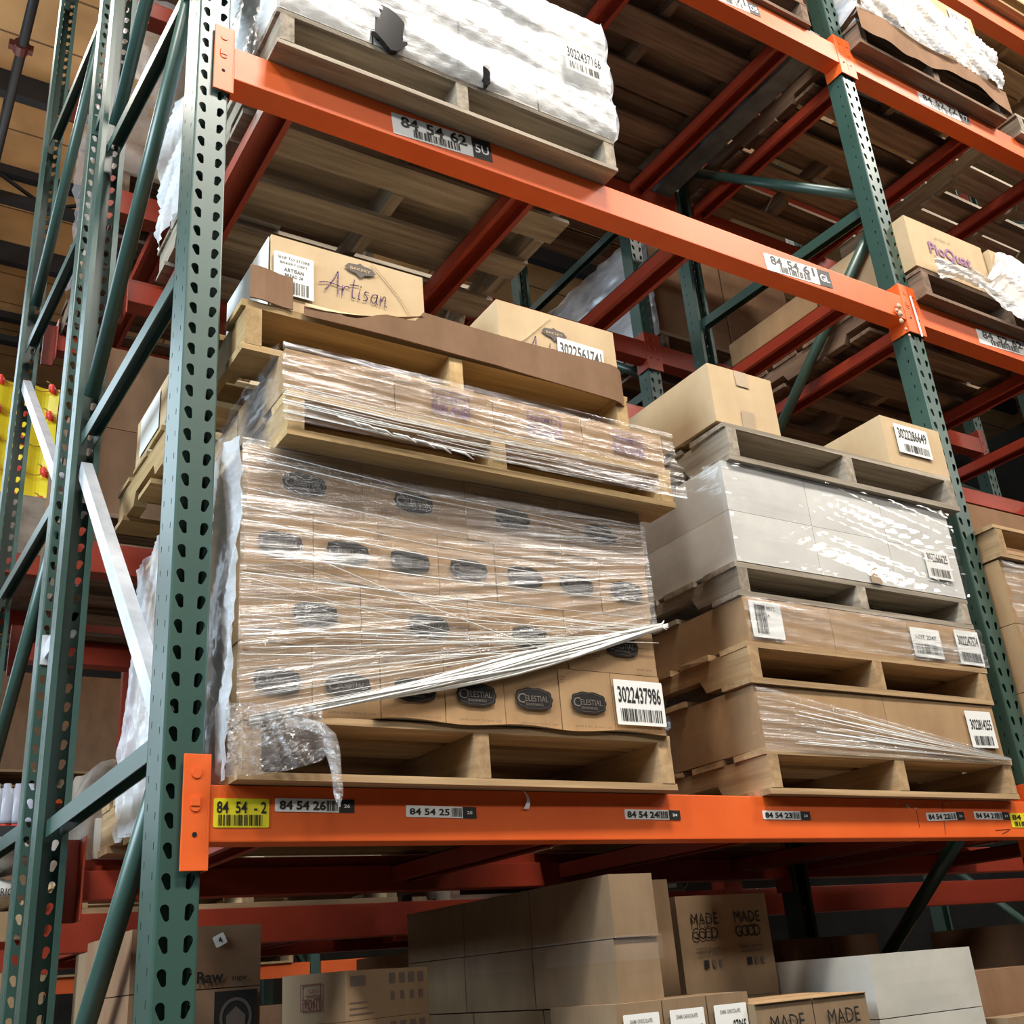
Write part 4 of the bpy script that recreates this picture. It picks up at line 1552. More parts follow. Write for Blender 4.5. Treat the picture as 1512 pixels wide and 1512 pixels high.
# ================================================================ UPPER SHELF, left bay: white wrapped load
U2Z = Z2 + HB
pu = pallet((.135, -.075, U2Z + .0005), 1.035, 1.09, .118, 'grey', 'weathered pallet under the glaring white wrapped load', 8, nb=7)
uz = U2Z + .119
G4 = 'white wrapped cases on the upper shelf'
for L in range(3):
    for i in range(4):
        wc = 1.03 / 4
        off = .012 * (1 if L == 1 else -.4)
        carton((.140 + i * wc + off, -.075 + (.012 if L % 2 else .0), uz + L * .152), wc - .006, .30, .148, 'white_board', 'white wrapped case, place %d from left, %s layer of the upper-shelf load' % (i + 1, ['bottom', 'middle', 'top'][L]), group=G4)
    for j in range(2):
        carton((.140, .235 + j * .34, uz + L * .152), .30, .33, .148, 'white_board', 'white wrapped case on the left flank, %s layer, place %d from front' % (['bottom', 'middle', 'top'][L], j + 2), group=G4)
wl = thing('stretch_wrap', 'thick crinkled white wrap around the load on the upper shelf', 'plastic wrap', (.13, -.09, uz))


def wl_front(u, v):
    x = .132 + u * 1.036
    zz = uz - .006 + v * .465
    lump = abs(math.sin(v * math.pi * 3.05)) ** .6
    y = -.082 - .022 * lump - .005 * wob(u * 1.2 + v * 2.6) * .5 + .012 * (v > .98)
    return Vector((x, y, zz)), (u, v * .45)


mb = MB(wl.location)
mb.grid(wl_front, 90, 50)
# holes torn in the film near the left middle
keep = []
for f, m_ in zip(mb.f, mb.m):
    c = sum((mb.v[i] for i in f), Vector()) / 4 + wl.location
    hole1 = abs(c.x - (.415 + (c.z - uz) * .25)) < .040 and -.01 < c.z - uz < .13
    hole2 = abs(c.x - .72) < .012 and .0 < c.z - uz < .06
    if not (hole1 or hole2):
        keep.append((f, m_))
mb.f = [k_[0] for k_ in keep]
mb.m = [k_[1] for k_ in keep]
mb.build('front_film', ['film_white'], wl, smooth=True)
mb = MB(wl.location)


def wl_side(u, v):
    y = -.09 + u * 1.10
    zz = uz - .006 + v * .465
    return Vector((.128 - .012 * abs(math.sin(v * math.pi * 3.05)) - .006 * wob(u * 2 + v), y, zz)), (u, v * .45)


mb.grid(wl_side, 60, 40)
mb.build('side_film', ['film_white'], wl, smooth=True)
mb = MB(wl.location)


def wl_right(u, v):
    y = -.09 + u * .5
    zz = uz - .006 + v * .465
    return Vector((1.172 + .016 * abs(math.sin(v * math.pi * 3.05)), y, zz)), (u, v)


mb.grid(wl_right, 20, 40)
mb.build('right_film', ['film_white'], wl, smooth=True)
for (x_, z_, sx_, sz_) in ((.43, uz + .060, .048, .075), (.72, uz + .028, .016, .034), (.235, uz + .185, .013, .028)):
    mb = MB(wl.location)
    ring = [(x_ + sx_ * math.cos(2*math.pi*k/12) * (1 + .2 * math.sin(3*k)), z_ + sz_ * math.sin(2*math.pi*k/12) * (1 + .15 * math.cos(5*k))) for k in range(12)]
    mb.prism(ring, 1, -.0965 - (.012 if x_ < .3 else 0), -.080)
    mb.build('torn_black_film', ['black_plastic'], wl)
a = at(838, 155, y=-.105)
b = at(890, 175, y=-.105)
sticker(wl, a.x - wl.location.x, a.x + .135 - wl.location.x, .155, .262, -.034, [('3022437166', .5, .66, .36, .9, .02)], code=(.08, .92, .08, .34, 28), seed=51, label='white pallet label 3022437166')

# ================================================================ TOP SHELF, left bay (seen from below)
U3Z = Z3 + HB
for i, (x, w_, s_) in enumerate(((.16, 1.0, 9), (1.30, 1.03, 10))):
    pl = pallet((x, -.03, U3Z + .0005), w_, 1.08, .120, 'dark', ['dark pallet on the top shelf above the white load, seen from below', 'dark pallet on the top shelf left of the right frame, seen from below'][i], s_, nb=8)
    for L in range(2):
        for k in range(2):
            carton((x + .01 + k * w_ / 2, -.02, U3Z + .121 + L * .26), w_ / 2 - .01, 1.03, .255, 'kraft_dark', 'brown box on the top shelf, %s pallet, %s side, %s' % (['left', 'right'][i], ['left', 'right'][k], ['lower', 'upper'][L]))

# ================================================================ RIGHT BAY
# upper shelf, right bay: purple printed boxes
pr_ = pallet((LB + .035, -.06, U2Z + .0005), 1.03, 1.08, .118, 'dark', 'dark pallet under the purple-printed boxes at the right edge', 11)
rz2 = U2Z + .119
t = carton((LB - .005 + .035, -.055, rz2 + .01), .455, .45, .225, 'kraft_light', 'tan box printed with a large purple word, beside the right frame')


def pio(mb):
    add_text(mb, 'PioQuat', .225, .115, .052, .245, 0, 0, .03)
    add_text(mb, 'FINE FRUIT', .235, .062, .018, .13, 0, 0, .02)
    add_text(mb, 'product of', .20, .172, .010, .09, 1, 0, .0)


front_print(t, pio, ['lilac', 'ink_soft'])
t = carton((LB + .50, -.075, rz2 + .005), .455, .45, .215, 'kraft_light', 'tan box half covered by white film, at the right edge of the upper shelf')
front_print(t, lambda mb: add_text(mb, 'PioQuat', .22, .105, .045, .24, 0, 0, .03), ['lilac'])
for k in range(2):
    carton((LB + .035 + k * .47, .41, rz2 + .004), .455, .5, .22, 'kraft', 'tan box behind the purple-printed boxes, %s' % ['left', 'right'][k])
wq = thing('stretch_wrap', 'white crinkled film slipping off the purple-printed boxes', 'plastic wrap', (LB + .1, -.08, rz2))
mb = MB(wq.location)


def wq_f(u, v):
    x = LB + .10 + u * .93
    zt = rz2 + .055 + .16 * min(1, max(0, (u - .35) / .12))
    zb_ = rz2 - .05 + .04 * math.sin(u * 9)
    return Vector((x, -.088 - .008 * wob(u * 3 + v * 2) * .5, zb_ + (zt - zb_) * v)), (u, v * .4)


mb.grid(wq_f, 60, 24)
mb.build('front_film', ['film_white'], wq, smooth=True)

# top shelf, right bay: trays and wrapped goods
pt = pallet((LB + .045, -.07, U3Z + .0005), .95, 1.08, .118, 'dark', 'dark pallet on the top shelf right of the right frame, under a sagging cardboard sheet', 12, nb=7)
pt2 = pallet((LB + 1.13, -.05, U3Z + .0005), 1.0, 1.08, .118, 'grey', 'pale pallet on the top shelf at the right edge, standing off the others', 13, nbot=3)
tz = U3Z + .119
sh = thing('cardboard_sheet', 'sagging dark cardboard sheet hanging over the pallet on the top shelf', 'cardboard sheet', (LB + .05, -.08, tz))
mb = MB(sh.location)


def sheet_front(u, v):
    x = LB + .03 + u * .99
    drop = .060 + .014 * math.sin(u * 7) + .004 * math.sin(u * 31)
    if v < .5:
        s = v / .5
        return Vector((x, -.095 - .008 * math.sin(u * 11), tz + .045 - drop * 1.9 * (1 - s) + .008 * math.sin(u * 5)))
    s = (v - .5) / .5
    return Vector((x, -.095 + .12 * s - .008 * math.sin(u * 11) * (1 - s), tz + .045 + .008 * math.sin(u * 5) * (1 - s) - .04 * s))


mb.grid(sheet_front, 50, 8)
mb.build('sheet_panel', ['kraft_dark'], sh)
G5 = 'wrapped trays on the top shelf'
for L in range(2):
    for k in range(3):
        carton((LB + .06 + k * .30, -.06, tz + .012 + L * .155), .296, .40, .125 if L == 0 else .13, 'white_board' if (L == 0 and k < 2) else 'kraft_light', 'wrapped tray on the top shelf, right bay, place %d in %s layer' % (k + 1, ['lower', 'upper'][L]), group=G5)
t = carton((LB + .62, -.075, tz + .31), .33, .35, .15, 'kraft_light', 'tan box with a white label on top of the wrapped trays')
sticker(t, .14, .28, .02, .12, -.0066, [('3022114', .5, .7, .3, .8, .02)], code=(.1, .9, .1, .4, 20), seed=61, label='white pallet label')
wt = thing('stretch_wrap', 'bright white film over the trays on the top shelf', 'plastic wrap', (LB + .05, -.1, tz))
mb = MB(wt.location)


def wt_f(u, v):
    x = LB + .045 + u * .93
    zt = tz + .30 + .04 * math.sin(u * 4)
    zb_ = tz + .05 - .03 * u
    return Vector((x, -.105 - .016 * abs(math.sin(v * 6.6)) - .006 * wob(u * 3 + v * 2), zb_ + (zt - zb_) * v)), (u, v * .4)


mb.grid(wt_f, 60, 30)
mb.build('front_film', ['film_white'], wt, smooth=True)
mb = MB(wt.location)
mb.grid(lambda u, v: (Vector((LB + .04 - .006 * wob(v * 2 + u), -.10 + u * .8, tz + .03 + v * .29)), (u, v)), 30, 20)
mb.build('side_film', ['film_side'], wt, smooth=True)

# highest shelf, right corner
p5 = pallet((LB + 1.2, -.06, 5.76 + HB + .0005), 1.0, 1.08, .118, 'tan', 'pallet on the highest shelf in the upper right corner', 14)
for k in range(2):
    carton((LB + 1.22 + k * .48, -.05, 5.76 + HB + .12), .47, .6, .3, 'kraft_light', 'tan box on the highest shelf in the upper right corner, %s' % ['left', 'right'][k])

# pallets overhead at the left of the picture's upper edge
p6 = pallet((1.28, -.05, 6.1 + HB + .0005), 1.0, 1.08, .118, 'tan', 'pallet above the top shelf, mostly out of sight over the upper edge', 15)
carton((1.30, -.04, 6.1 + HB + .12), .9, .9, .4, 'kraft', 'tan box on the pallet over the upper edge')

# small pallet edge and pink tag left of the right frame on the top shelf
t = carton((2.06, -.068, U3Z + .121 + .515), .001 + .25, .3, .12, 'kraft_light', 'tan box over the pallet edge left of the right frame')

# right bay, eye level stack
ZR = T1Z
r1 = pallet((LB + .05, -.055, ZR + .0005), 1.0, 1.07, .118, 'tan', 'pallet on the eye-level shelf right of the right frame', 16)
zz = ZR + .119
for L in range(3):
    for k in range(2):
        carton((LB + .055 + k * .5, -.045, zz + L * .215), .49, .5, .213, 'kraft', 'wrapped brown box at the right edge, %s row, %s' % (['bottom', 'middle', 'top'][L], ['left', 'right'][k]))
zt_ = zz + 3 * .215 + .002
r2 = pallet((LB + .055, -.06, zt_), 1.0, 1.07, .118, 'tan', 'orange-brown pallet high on the stack at the right edge', 17)
carton((LB + .17, .10, zt_ + .12), .5, .6, .16, 'kraft_dark', 'brown box on the orange-brown pallet at the right edge')
wr = thing('stretch_wrap', 'clear film over the brown boxes at the right edge', 'plastic wrap', (LB + .05, -.06, zz))
mb = MB(wr.location)
mb.grid(lambda u, v: (Vector((LB + .05 + u * 1.0, -.058 - .003 * wob(v * 3 + u), zt_ - .27 + v * .262)), (u, v * .3)), 30, 20)
mb.build('front_film', ['film'], wr, smooth=True)

# ================================================================ LOWER SHELF (hand-stacked goods below eye level)
LZ = 1.02          # deck of the lower shelf
for i, (x0, x1) in enumerate(((0, LB), (LB, 2 * LB))):
    beam(x0, x1, BY, LZ - HB - .02, 'orange beam of the lowest shelf, below the picture, %s bay' % ['left', 'right'][i])
    beam(x0, x1, yB + .01, LZ - HB - .02, 'rear beam of the lowest shelf, %s bay' % ['left', 'right'][i], 'red', True)
    mb = MB((x0, 0, LZ - .02))
    y = .0
    while y < 1.02:
        mb.box(x0 + .06, x1 - .06, y, y + .10, LZ - .0195, LZ)
        y += .105
    tag(mb.build('wood_decking', ['wx_tan'], loc=(x0, 0, LZ - .02)), 'plank deck of the lowest shelf in the %s bay' % ['left', 'right'][i], 'shelf deck')

# tall stack with narrow ends
G6 = 'long tan cases stacked lengthwise'
hts = (LZ, .255, .255)
zc = LZ
for L in range(2):
    for j in range(3):
        carton((.925, -.01 + j * .32, LZ + .001 + L * .257), .105, .315, .255, 'kraft_dimmed', 'tan case at the bottom of the long stack, level %d, place %d from front' % (L + 1, j + 1), group=G6)
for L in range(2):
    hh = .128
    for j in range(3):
        t = carton((.918, .0 + j * .322 + (.0 if L else .006), LZ + .516 + L * (hh + .002)), .118, .318, hh, 'kraft_dimmed', 'tan case of the tall stack beside the dark gap, %s row, %s' % (['lower', 'upper'][L], ['front', 'middle', 'rear'][j]), group=G6)
t = thing('packing_tape_band', 'clear tape band across the tall tan stack', 'tape', (.918, -.004, LZ + .62))
mb = MB(t.location)
mb.grid(lambda u, v: (Vector((.914 + u * .125, -.0065, LZ + .60 + v * .05)), (u, v * .2)), 10, 4)
mb.build('front_film', ['film_light'], t, smooth=True)
mb = MB(t.location)
mb.grid(lambda u, v: (Vector((.9125 - .002 * wob(u * 2), -.004 + u * .75, LZ + .60 + v * .05)), (u, v * .2)), 30, 4)
mb.build('side_film', ['film_light'], t, smooth=True)
carton((1.06, .22, LZ + .40), .20, .50, .38, 'kraft_dimmed', 'narrow brown box standing in shade right of the tall tan stack')
for k in range(2):
    carton((1.045 + k * .02, .22, LZ + .001 + k * .2), .20, .50, .198, 'kraft_dimmed', 'brown box under the narrow shaded box, %s' % ['lower', 'upper'][k])

# boxes with white item labels
for L in range(2):
    for k in range(3):
        h_ = .26
        t = carton((.885 + k * .121, -.022 + (.0 if L else .004) - .05 * (k == 0) * 0, LZ + .001 + L * h_), .118, .24, h_ - .001, 'kraft_dimmed', 'tan case with a white number label, %s in the %s row' % (['left', 'centre', 'right'][k], ['lower', 'upper'][L])) if k > 0 or True else None
        if L == 1:
            sticker(t, .012, .104, .10, .250 - .012, -.0058, [('DARK CHOCOLATE', .48, .90, .055, .62, .0), ('07065', .72, .70, .15, .40, .03), ('ITEM', .18, .68, .06, .16, .02), ('12 x 85 g cases', .5, .50, .05, .7, .0), ('keep cool and dry', .5, .38, .05, .74, .0)], code=(.15, .85, .06, .26, 20), seed=71 + k, label='white item label reading 07065')


def made_good(mb, cx, cz, s, m=0):
    add_text(mb, 'MADE', cx, cz + s * .58, s, s * 3.1, m, 0, .0)
    # G and three interlocking rounds
    for k, ch in enumerate(('G', 'O', 'O', 'D')):
        add_text(mb, ch, cx + s * (-1.25, -.42, .26, 1.0)[k], cz - s * .62, s, s * (.78, .98, .98, .8)[k], m, -.0001 * k, .0)


# MADE GOOD boxes at the back
t = carton((1.345, .30, LZ + .50), .312, .32, .245, 'kraft_dimmed', 'shaded tan double box printed MADE GOOD twice, behind the label cases')


def mg2(mb):
    for cx in (.085, .232):
        made_good(mb, cx, .172, .029)
        for i, (dx, w_) in enumerate(((-.02, .016), (.008, .012), (.03, .010))):
            mb.add([(cx + dx, 0, .072), (cx + dx + w_, 0, .072), (cx + dx + w_, 0, .090), (cx + dx, 0, .090)], [(0, 1, 2, 3)], i > 0)
        add_text(mb, 'organic granola', cx, .118, .008, .08, 1)
        add_text(mb, 'minis 24 count', cx, .106, .008, .07, 1)


front_print(t, mg2, ['ink', 'ink_soft'])
for k in range(2):
    carton((1.34, .30, LZ + .001 + k * .25), .32, .32, .248, 'kraft_dimmed', 'tan box under the shaded MADE GOOD box, %s' % ['lower', 'upper'][k])
for L in range(2):
    for k in range(2):
        t = carton((1.235 + k * .176, -.05, LZ + .001 + L * .247), .172, .22, .245, 'kraft_dimmed', 'tan box printed MADE GOOD, %s of the two in the %s front row' % (['left', 'right'][k], ['lower', 'upper'][L]))
        if L == 1:
            front_print(t, lambda mb: (made_good(mb, .086, .185, .033), add_text(mb, 'chocolate chip granola bars', .086, .10, .008, .12, 1)), ['ink', 'ink_soft'])
            mb = MB()
            mb.box(.0, .172, .0, .10, .245, .2465)
            mb.box(.0, .172, .112, .22, .245, .2465)
            mb.build('top_flap', ['kraft'], t, rot=(R(1.2), 0, 0))

# white cartons
for L in range(4):
    t = carton((1.672, .0 + (.012, .006, .0, .0)[L], LZ + .001 + L * .143), .388, .62, .141, 'white_dimmed', 'large white glossy box at the lower right, %s of the column' % ['lowest', 'second', 'third', 'topmost'][L])
carton((1.66, .63, LZ + .001), .30, .36, .56, 'white_dimmed', 'white box behind the white column at the lower right')
# brown boxes at the right
for L in range(3):
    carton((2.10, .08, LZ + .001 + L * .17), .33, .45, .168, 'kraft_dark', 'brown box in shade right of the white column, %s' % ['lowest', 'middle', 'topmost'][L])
for k in range(2):
    carton((2.12 + k * .165, -.02, LZ + .001), .16, .09, .395, 'kraft_dimmed', 'narrow tan box at the lower right corner, %s' % ['left', 'right'][k])

# stack with the framed brand block, at left
for L in range(7):
    t = carton((.275, .23, LZ + .001 + L * .0888), .15, .29, .088, 'kraft_dimmed', 'flat tan box with red framed print, %s of its column by the tall stack' % ['lowest', 'second', 'third', 'fourth', 'fifth', 'sixth', 'topmost'][L], rot=R(-60))
    if L > 4:
        def pf(mb):
            x0, x1, z0, z1 = .048, .098, .022, .070
            t_ = .0022
            for a_, b_, c_, d_ in ((x0, x1, z0, z0 + t_), (x0, x1, z1 - t_, z1), (x0, x0 + t_, z0, z1), (x1 - t_, x1, z0, z1), (x0 + .012, x1, z0 + .026, z0 + .028)):
                mb.add([(a_, 0, c_), (b_, 0, c_), (b_, 0, d_), (a_, 0, d_)], [(0, 1, 2, 3)])
            add_text(mb, 'PONTI', (x0 + x1)/2 + .001, z0 + .014, .018, (x1 - x0) * .84, 0, 0, .03)
            add_text(mb, 'ACETO', (x0 + x1)/2 + .005, z0 + .036, .008, (x1 - x0) * .55, 0, 0, .0)
        front_print(t, pf, ['redink'], 'framed_print')
        mb = MB()

        def q(y0, y1, z0, z1):
            mb.add([(.1512, y0, z0), (.1512, y1, z0), (.1512, y1, z1), (.1512, y0, z1)], [(0, 1, 2, 3)], 0)
        q(.015, .065, .060, .078)
        for y0 in (.145, .18, .215, .25):
            q(y0, y0 + .022, .060, .080)
            q(y0 + .003, y0 + .018, .030, .046)
        for k in range(3):
            q(.012, .07 + .02 * (k == 0), .010 + k * .010, .012 + k * .010)
        mb.build('printed_icons', ['ink_soft'], t)

# dark boxes behind the near post
for L in range(3):
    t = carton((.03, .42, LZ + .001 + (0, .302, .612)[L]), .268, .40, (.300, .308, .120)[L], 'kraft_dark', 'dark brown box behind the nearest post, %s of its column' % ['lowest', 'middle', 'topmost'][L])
    if L == 2:
        front_print(t, lambda mb: (add_text(mb, 'Raw', .160, .022, .022, .055, 0, 0, .04), add_text(mb, 'sugar', .222, .018, .010, .034, 0, 0, .02)), ['ink'])
        sticker(t, .165, .190, .080, .103, -.006, [('4', .5, .5, .5, None, .02)], rot=R(-25), label='small pale sticker')
    if L == 1:
        def ic(mb):
            ring = [(.215 + .042 * math.cos(2*math.pi*k/24), .175 + .046 * math.sin(2*math.pi*k/24)) for k in range(24)]
            r2 = [(.215 + .034 * math.cos(2*math.pi*k/24), .175 + .037 * math.sin(2*math.pi*k/24)) for k in range(24)]
            r3 = [(.215 + .028 * math.cos(2*math.pi*k/24), .175 + .031 * math.sin(2*math.pi*k/24)) for k in range(24)]
            mb.add([(.170, 0, .13), (.26, 0, .13), (.26, 0, .225), (.170, 0, .225)], [(0, 1, 2, 3)])
            mb.add([(a_, -.0005, b_) for a_, b_ in r2 + r3], [(i, (i+1) % 24, (i+1) % 24 + 24, i + 24) for i in range(24)], 1)
            mb.add([(.195, -.0005, .160), (.235, -.0005, .160), (.235, -.0005, .178), (.215, -.0005, .195), (.195, -.0005, .178)], [(0, 1, 2, 3, 4)], 1)
        front_print(t, ic, ['ink', 'ink_soft'], 'round_emblem', loc=(0, 0, .078))
# boxes behind the diagonal brace at left
for L in range(3):
    carton((.05, .86, LZ + .001 + L * .24), .25, .18, .238, 'kraft_dimmed', 'tan box behind the diagonal brace at the lower left, %s' % ['lowest', 'middle', 'topmost'][L])
# brown boxes at the back of the lower shelf
for k in range(2):
    carton((2.0 + k * .22, .62, LZ + .001), .215, .36, .63, 'kraft_dark', 'dark brown box at the rear of the lower shelf, %s' % ['left', 'right'][k])
# right bay lower
for k in range(2):
    carton((LB + .08 + k * .4, .05, LZ + .001), .39, .5, .62, 'kraft_dark', 'brown box on the lower shelf past the right frame, %s' % ['left', 'right'][k])

# ================================================================ SECOND RACK loads (seen through the first)
ZS = 4.24 + HB
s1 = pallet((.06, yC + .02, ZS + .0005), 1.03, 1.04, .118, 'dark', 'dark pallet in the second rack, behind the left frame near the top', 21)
G7 = 'grey wrapped cases in the second rack'
for L in range(3):
    for k in range(2):
        carton((.07 + k * .5, yC + .03, ZS + .119 + L * .30), .49, .9, .298, 'kraft', 'wrapped case in the second rack above the left frame, level %d, %s' % (L + 1, ['left', 'right'][k]), group=G7)
M['film_milky'] = film('stretch_film_milky', 3, 3, .28, .35, white=(.75, .70, .70), diff=.6, rough=.3, lo=.4, hi=.7)
wv = thing('stretch_wrap', 'milky film around the tall load in the second rack', 'plastic wrap', (.06, yC, ZS + .12))
mb = MB(wv.location)
mb.grid(lambda u, v: (Vector((.055 - .008 * wob(u * 2 + v), yC + .02 + u * .95, ZS + .11 + v * .92)), (u, v)), 30, 30)
mb.build('side_film', ['film_milky'], wv, smooth=True)
mb = MB(wv.location)
mb.grid(lambda u, v: (Vector((.055 + u * 1.0, yC + .018 - .008 * wob(u * 2 + v), ZS + .11 + v * .92)), (u, v)), 30, 30)
mb.build('front_film', ['film_milky'], wv, smooth=True)
wv2 = thing('stretch_wrap', 'creased silvery film around the load in the second rack behind the orange beam', 'plastic wrap', (LB + .1, yC, ZS))
mb = MB(wv2.location)
mb.grid(lambda u, v: (Vector((LB + .095 - .010 * abs(wob(u + v * 3)), yC + .02 + u * .95, ZS + .10 + v * .65)), (u, v)), 20, 20)
mb.build('side_film', ['film_side'], wv2, smooth=True)
# middle level: purple-brown case with a drawing and load
ZM = 2.86 + HB
s2 = pallet((.05, yC + .02, ZM + .0005), 1.03, 1.04, .118, 'dark', 'dark pallet in the second rack behind the script-printed boxes', 23)
for L in range(2):
    for k in range(2):
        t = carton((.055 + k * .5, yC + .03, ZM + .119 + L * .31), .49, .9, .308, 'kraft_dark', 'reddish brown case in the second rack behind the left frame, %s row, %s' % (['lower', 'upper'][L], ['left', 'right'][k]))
        if k == 0:
            mb = MB()
            for (cy, cz_, r_) in ((.18, .18, .06), (.30, .12, .05), (.44, .20, .055), (.60, .13, .05)):
                mb.tube([(-.0055, cy + r_ * math.cos(2*math.pi*q/12), cz_ + r_ * math.sin(2*math.pi*q/12)) for q in range(13)], .0025, 4)
            mb.build('line_drawing', ['ink'], t)
s3 = pallet((1.3, yC + .02, ZM + .0005), 1.03, 1.04, .118, 'dark', 'dark pallet in the second rack behind the gap between the two stacks', 24)
for k in range(2):
    carton((1.31 + k * .5, yC + .04, ZM + .119), .49, .9, .4, 'kraft_dark', 'brown case in the second rack behind the gap between the stacks, %s' % ['left', 'right'][k])
for i, (x, zl, wd) in enumerate(((LB + .1, 2.86, 'dark'), (LB + .1, 4.24, 'dark'), (LB + 1.25, 4.24, 'dark'), (LB + .1, 5.6, 'dark'), (.1, 5.6, 'dark'), (1.3, 5.6, 'dark'))):
    z_ = zl + HB
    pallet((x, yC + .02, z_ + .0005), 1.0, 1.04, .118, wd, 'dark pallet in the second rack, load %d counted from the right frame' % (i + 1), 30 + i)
    hh = (.42, .62, .5, .5, .6, .6)[i]
    for k in range(2):
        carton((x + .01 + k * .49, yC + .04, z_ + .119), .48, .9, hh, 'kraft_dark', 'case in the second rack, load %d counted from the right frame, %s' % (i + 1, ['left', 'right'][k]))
# eye level of the second rack
ZE = 1.76 + HB
s4 = pallet((.10, yC + .02, ZE + .0005), 1.0, 1.04, .118, 'tan', 'pallet in the second rack under the paper-wrapped bundle', 41)
bd = thing('paper_bundle', 'brown paper-wrapped bundle bulging behind the left frame', 'bundle', (.12, yC + .1, ZE + .119))
mb = MB(bd.location)


def bundle(u, v):
    a = u * 2 * math.pi
    k = 1 + .10 * math.sin(a * 3 + v * 4) + .05 * math.sin(a * 7 - v * 9)
    e = (abs(math.cos(a)) ** 4 + abs(math.sin(a)) ** 4) ** -.25
    s = (1 - .35 * v ** 2) if v < .98 else 0.0
    return Vector((.33 + .23 * k * e * math.cos(a) * s, yC + .42 + .34 * k * e * math.sin(a) * s, ZE + .12 + .34 * min(1, v / .95) + .015 * math.sin(a * 5)))


mb.grid(bundle, 40, 14)
mb.build('paper_wrap', ['burlap'], bd, smooth=True)
tagm = MB()
t = carton((.070, 1.022, Z1 + HB + .001), .092, .016, .100, 'white_board', 'white sign card standing on the rear beam behind the left frame')
front_print(t, lambda mb: (add_text(mb, 'SHELF PULL', .048, .048, .008, .06, 0), add_text(mb, 'DO NOT STOCK', .050, .036, .007, .07, 0), add_text(mb, '84 53', .055, .022, .008, .03, 0)), ['ink'])
for k in range(2):
    carton((.66, yC + .05 + k * .4, ZE + .119), .4, .38, .36, 'kraft_light' if k == 0 else 'kraft_dark', ['light tan box', 'brown box'][k] + ' beside the paper-wrapped bundle in the second rack')
for k in range(2):
    carton((1.3 + k * .5, yC + .05, ZE + .12), .49, .8, .5, 'kraft_dark', 'brown box in the second rack behind the tea cartons, %s' % ['left', 'right'][k])
pallet((1.29, yC + .02, ZE + .0005), 1.02, 1.04, .118, 'dark', 'dark pallet in the second rack behind the tea cartons', 42)
for k in range(3):
    carton((.05 + k * .30, yC + .3, 1.0), .28, .5, .5, 'kraft_dark', 'dark brown box low in the second rack, place %d from the left' % (k + 1))
    carton((1.30 + k * .38, yC + .3, 1.0), .37, .5, .72, 'kraft_dark', 'dark brown box low behind the MADE GOOD boxes, place %d from the left' % (k + 1))
for i, (x0, x1) in enumerate(((0, LB), (LB, 2 * LB))):
    mb = MB((x0, yC, .9))
    mb.box(x0 + .05, x1 - .05, yC, yD, .93, .999)
    tag(mb.build('wood_decking', ['wx_dark'], loc=(x0, yC, .9)), 'low plank deck of the second rack, %s bay' % ['left', 'right'][i], 'shelf deck')

# ================================================================ FAR ROW beyond the next aisle
FY = 6.4
for i, x in enumerate((-2.2, .33, 2.86, 5.4)):
    mb = MB((x, FY, 0))
    for yy in (FY, FY + 1.0):
        mb.box(x - .038, x + .038, yy, yy + .07, 0, 6.2)
    z_ = .3
    s_ = 1
    while z_ < 5.8:
        mb.bar((x, FY + .05, z_ if s_ > 0 else z_ + .7), (x, FY + 1.0, z_ + .7 if s_ > 0 else z_), .035, .035)
        z_ += .7
        s_ = -s_
    tag(mb.build('upright_frame', ['green'], loc=(x, FY, 0)), 'far green frame across the next aisle, %s from the left' % ORD[i], 'rack frame')
for i, (x, z_) in enumerate([(x, z_) for x in (-2.2, .33, 2.86) for z_ in (.95, 1.75, 3.0, 4.3)]):
    t = beam(x, x + 2.53, FY - .01, z_, 'far orange beam across the next aisle, bay %d, level %d' % (i // 4 + 1, i % 4 + 1), 'orange', conn=False)
    for k in range(2):
        if (i + k) % 5 == 4:
            continue
        pallet((x + .12 + k * 1.2, FY - .05, z_ + HB + .0005), 1.02, 1.05, .12, 'tan', 'far pallet across the next aisle, bay %d, level %d, %s' % (i // 4 + 1, i % 4 + 1, ['left', 'right'][k]), 60 + i * 2 + k)
        hh = (.45, .65, .7, .6)[i % 4] - .05 * k
        carton((x + .13 + k * 1.2, FY - .04, z_ + HB + .122), 1.0, 1.0, hh, ('kraft', 'kraft_dark', 'kraft_dark', 'kraft')[(i + k) % 4], 'far pallet load across the next aisle, bay %d, level %d, %s' % (i // 4 + 1, i % 4 + 1, ['left', 'right'][k]))

# yellow bags printed with chilies, on the far left load
yb = thing('chili_bag_display', 'yellow sheet of chili-print bags behind the leftmost post', 'packaging', (.1, 4.3, 4.3))
pa = at(-60, 552, y=4.5)
pb = at(88, 578, y=4.5)
pc = at(64, 765, y=4.5)
w_ = pb.x - pa.x
h_ = pb.z - pc.z


def ybf(u, v):
    return Vector((pa.x + u * w_, 4.5 - .012 * math.sin(u * 20) - .01 * math.sin(v * 14), pc.z + v * h_))


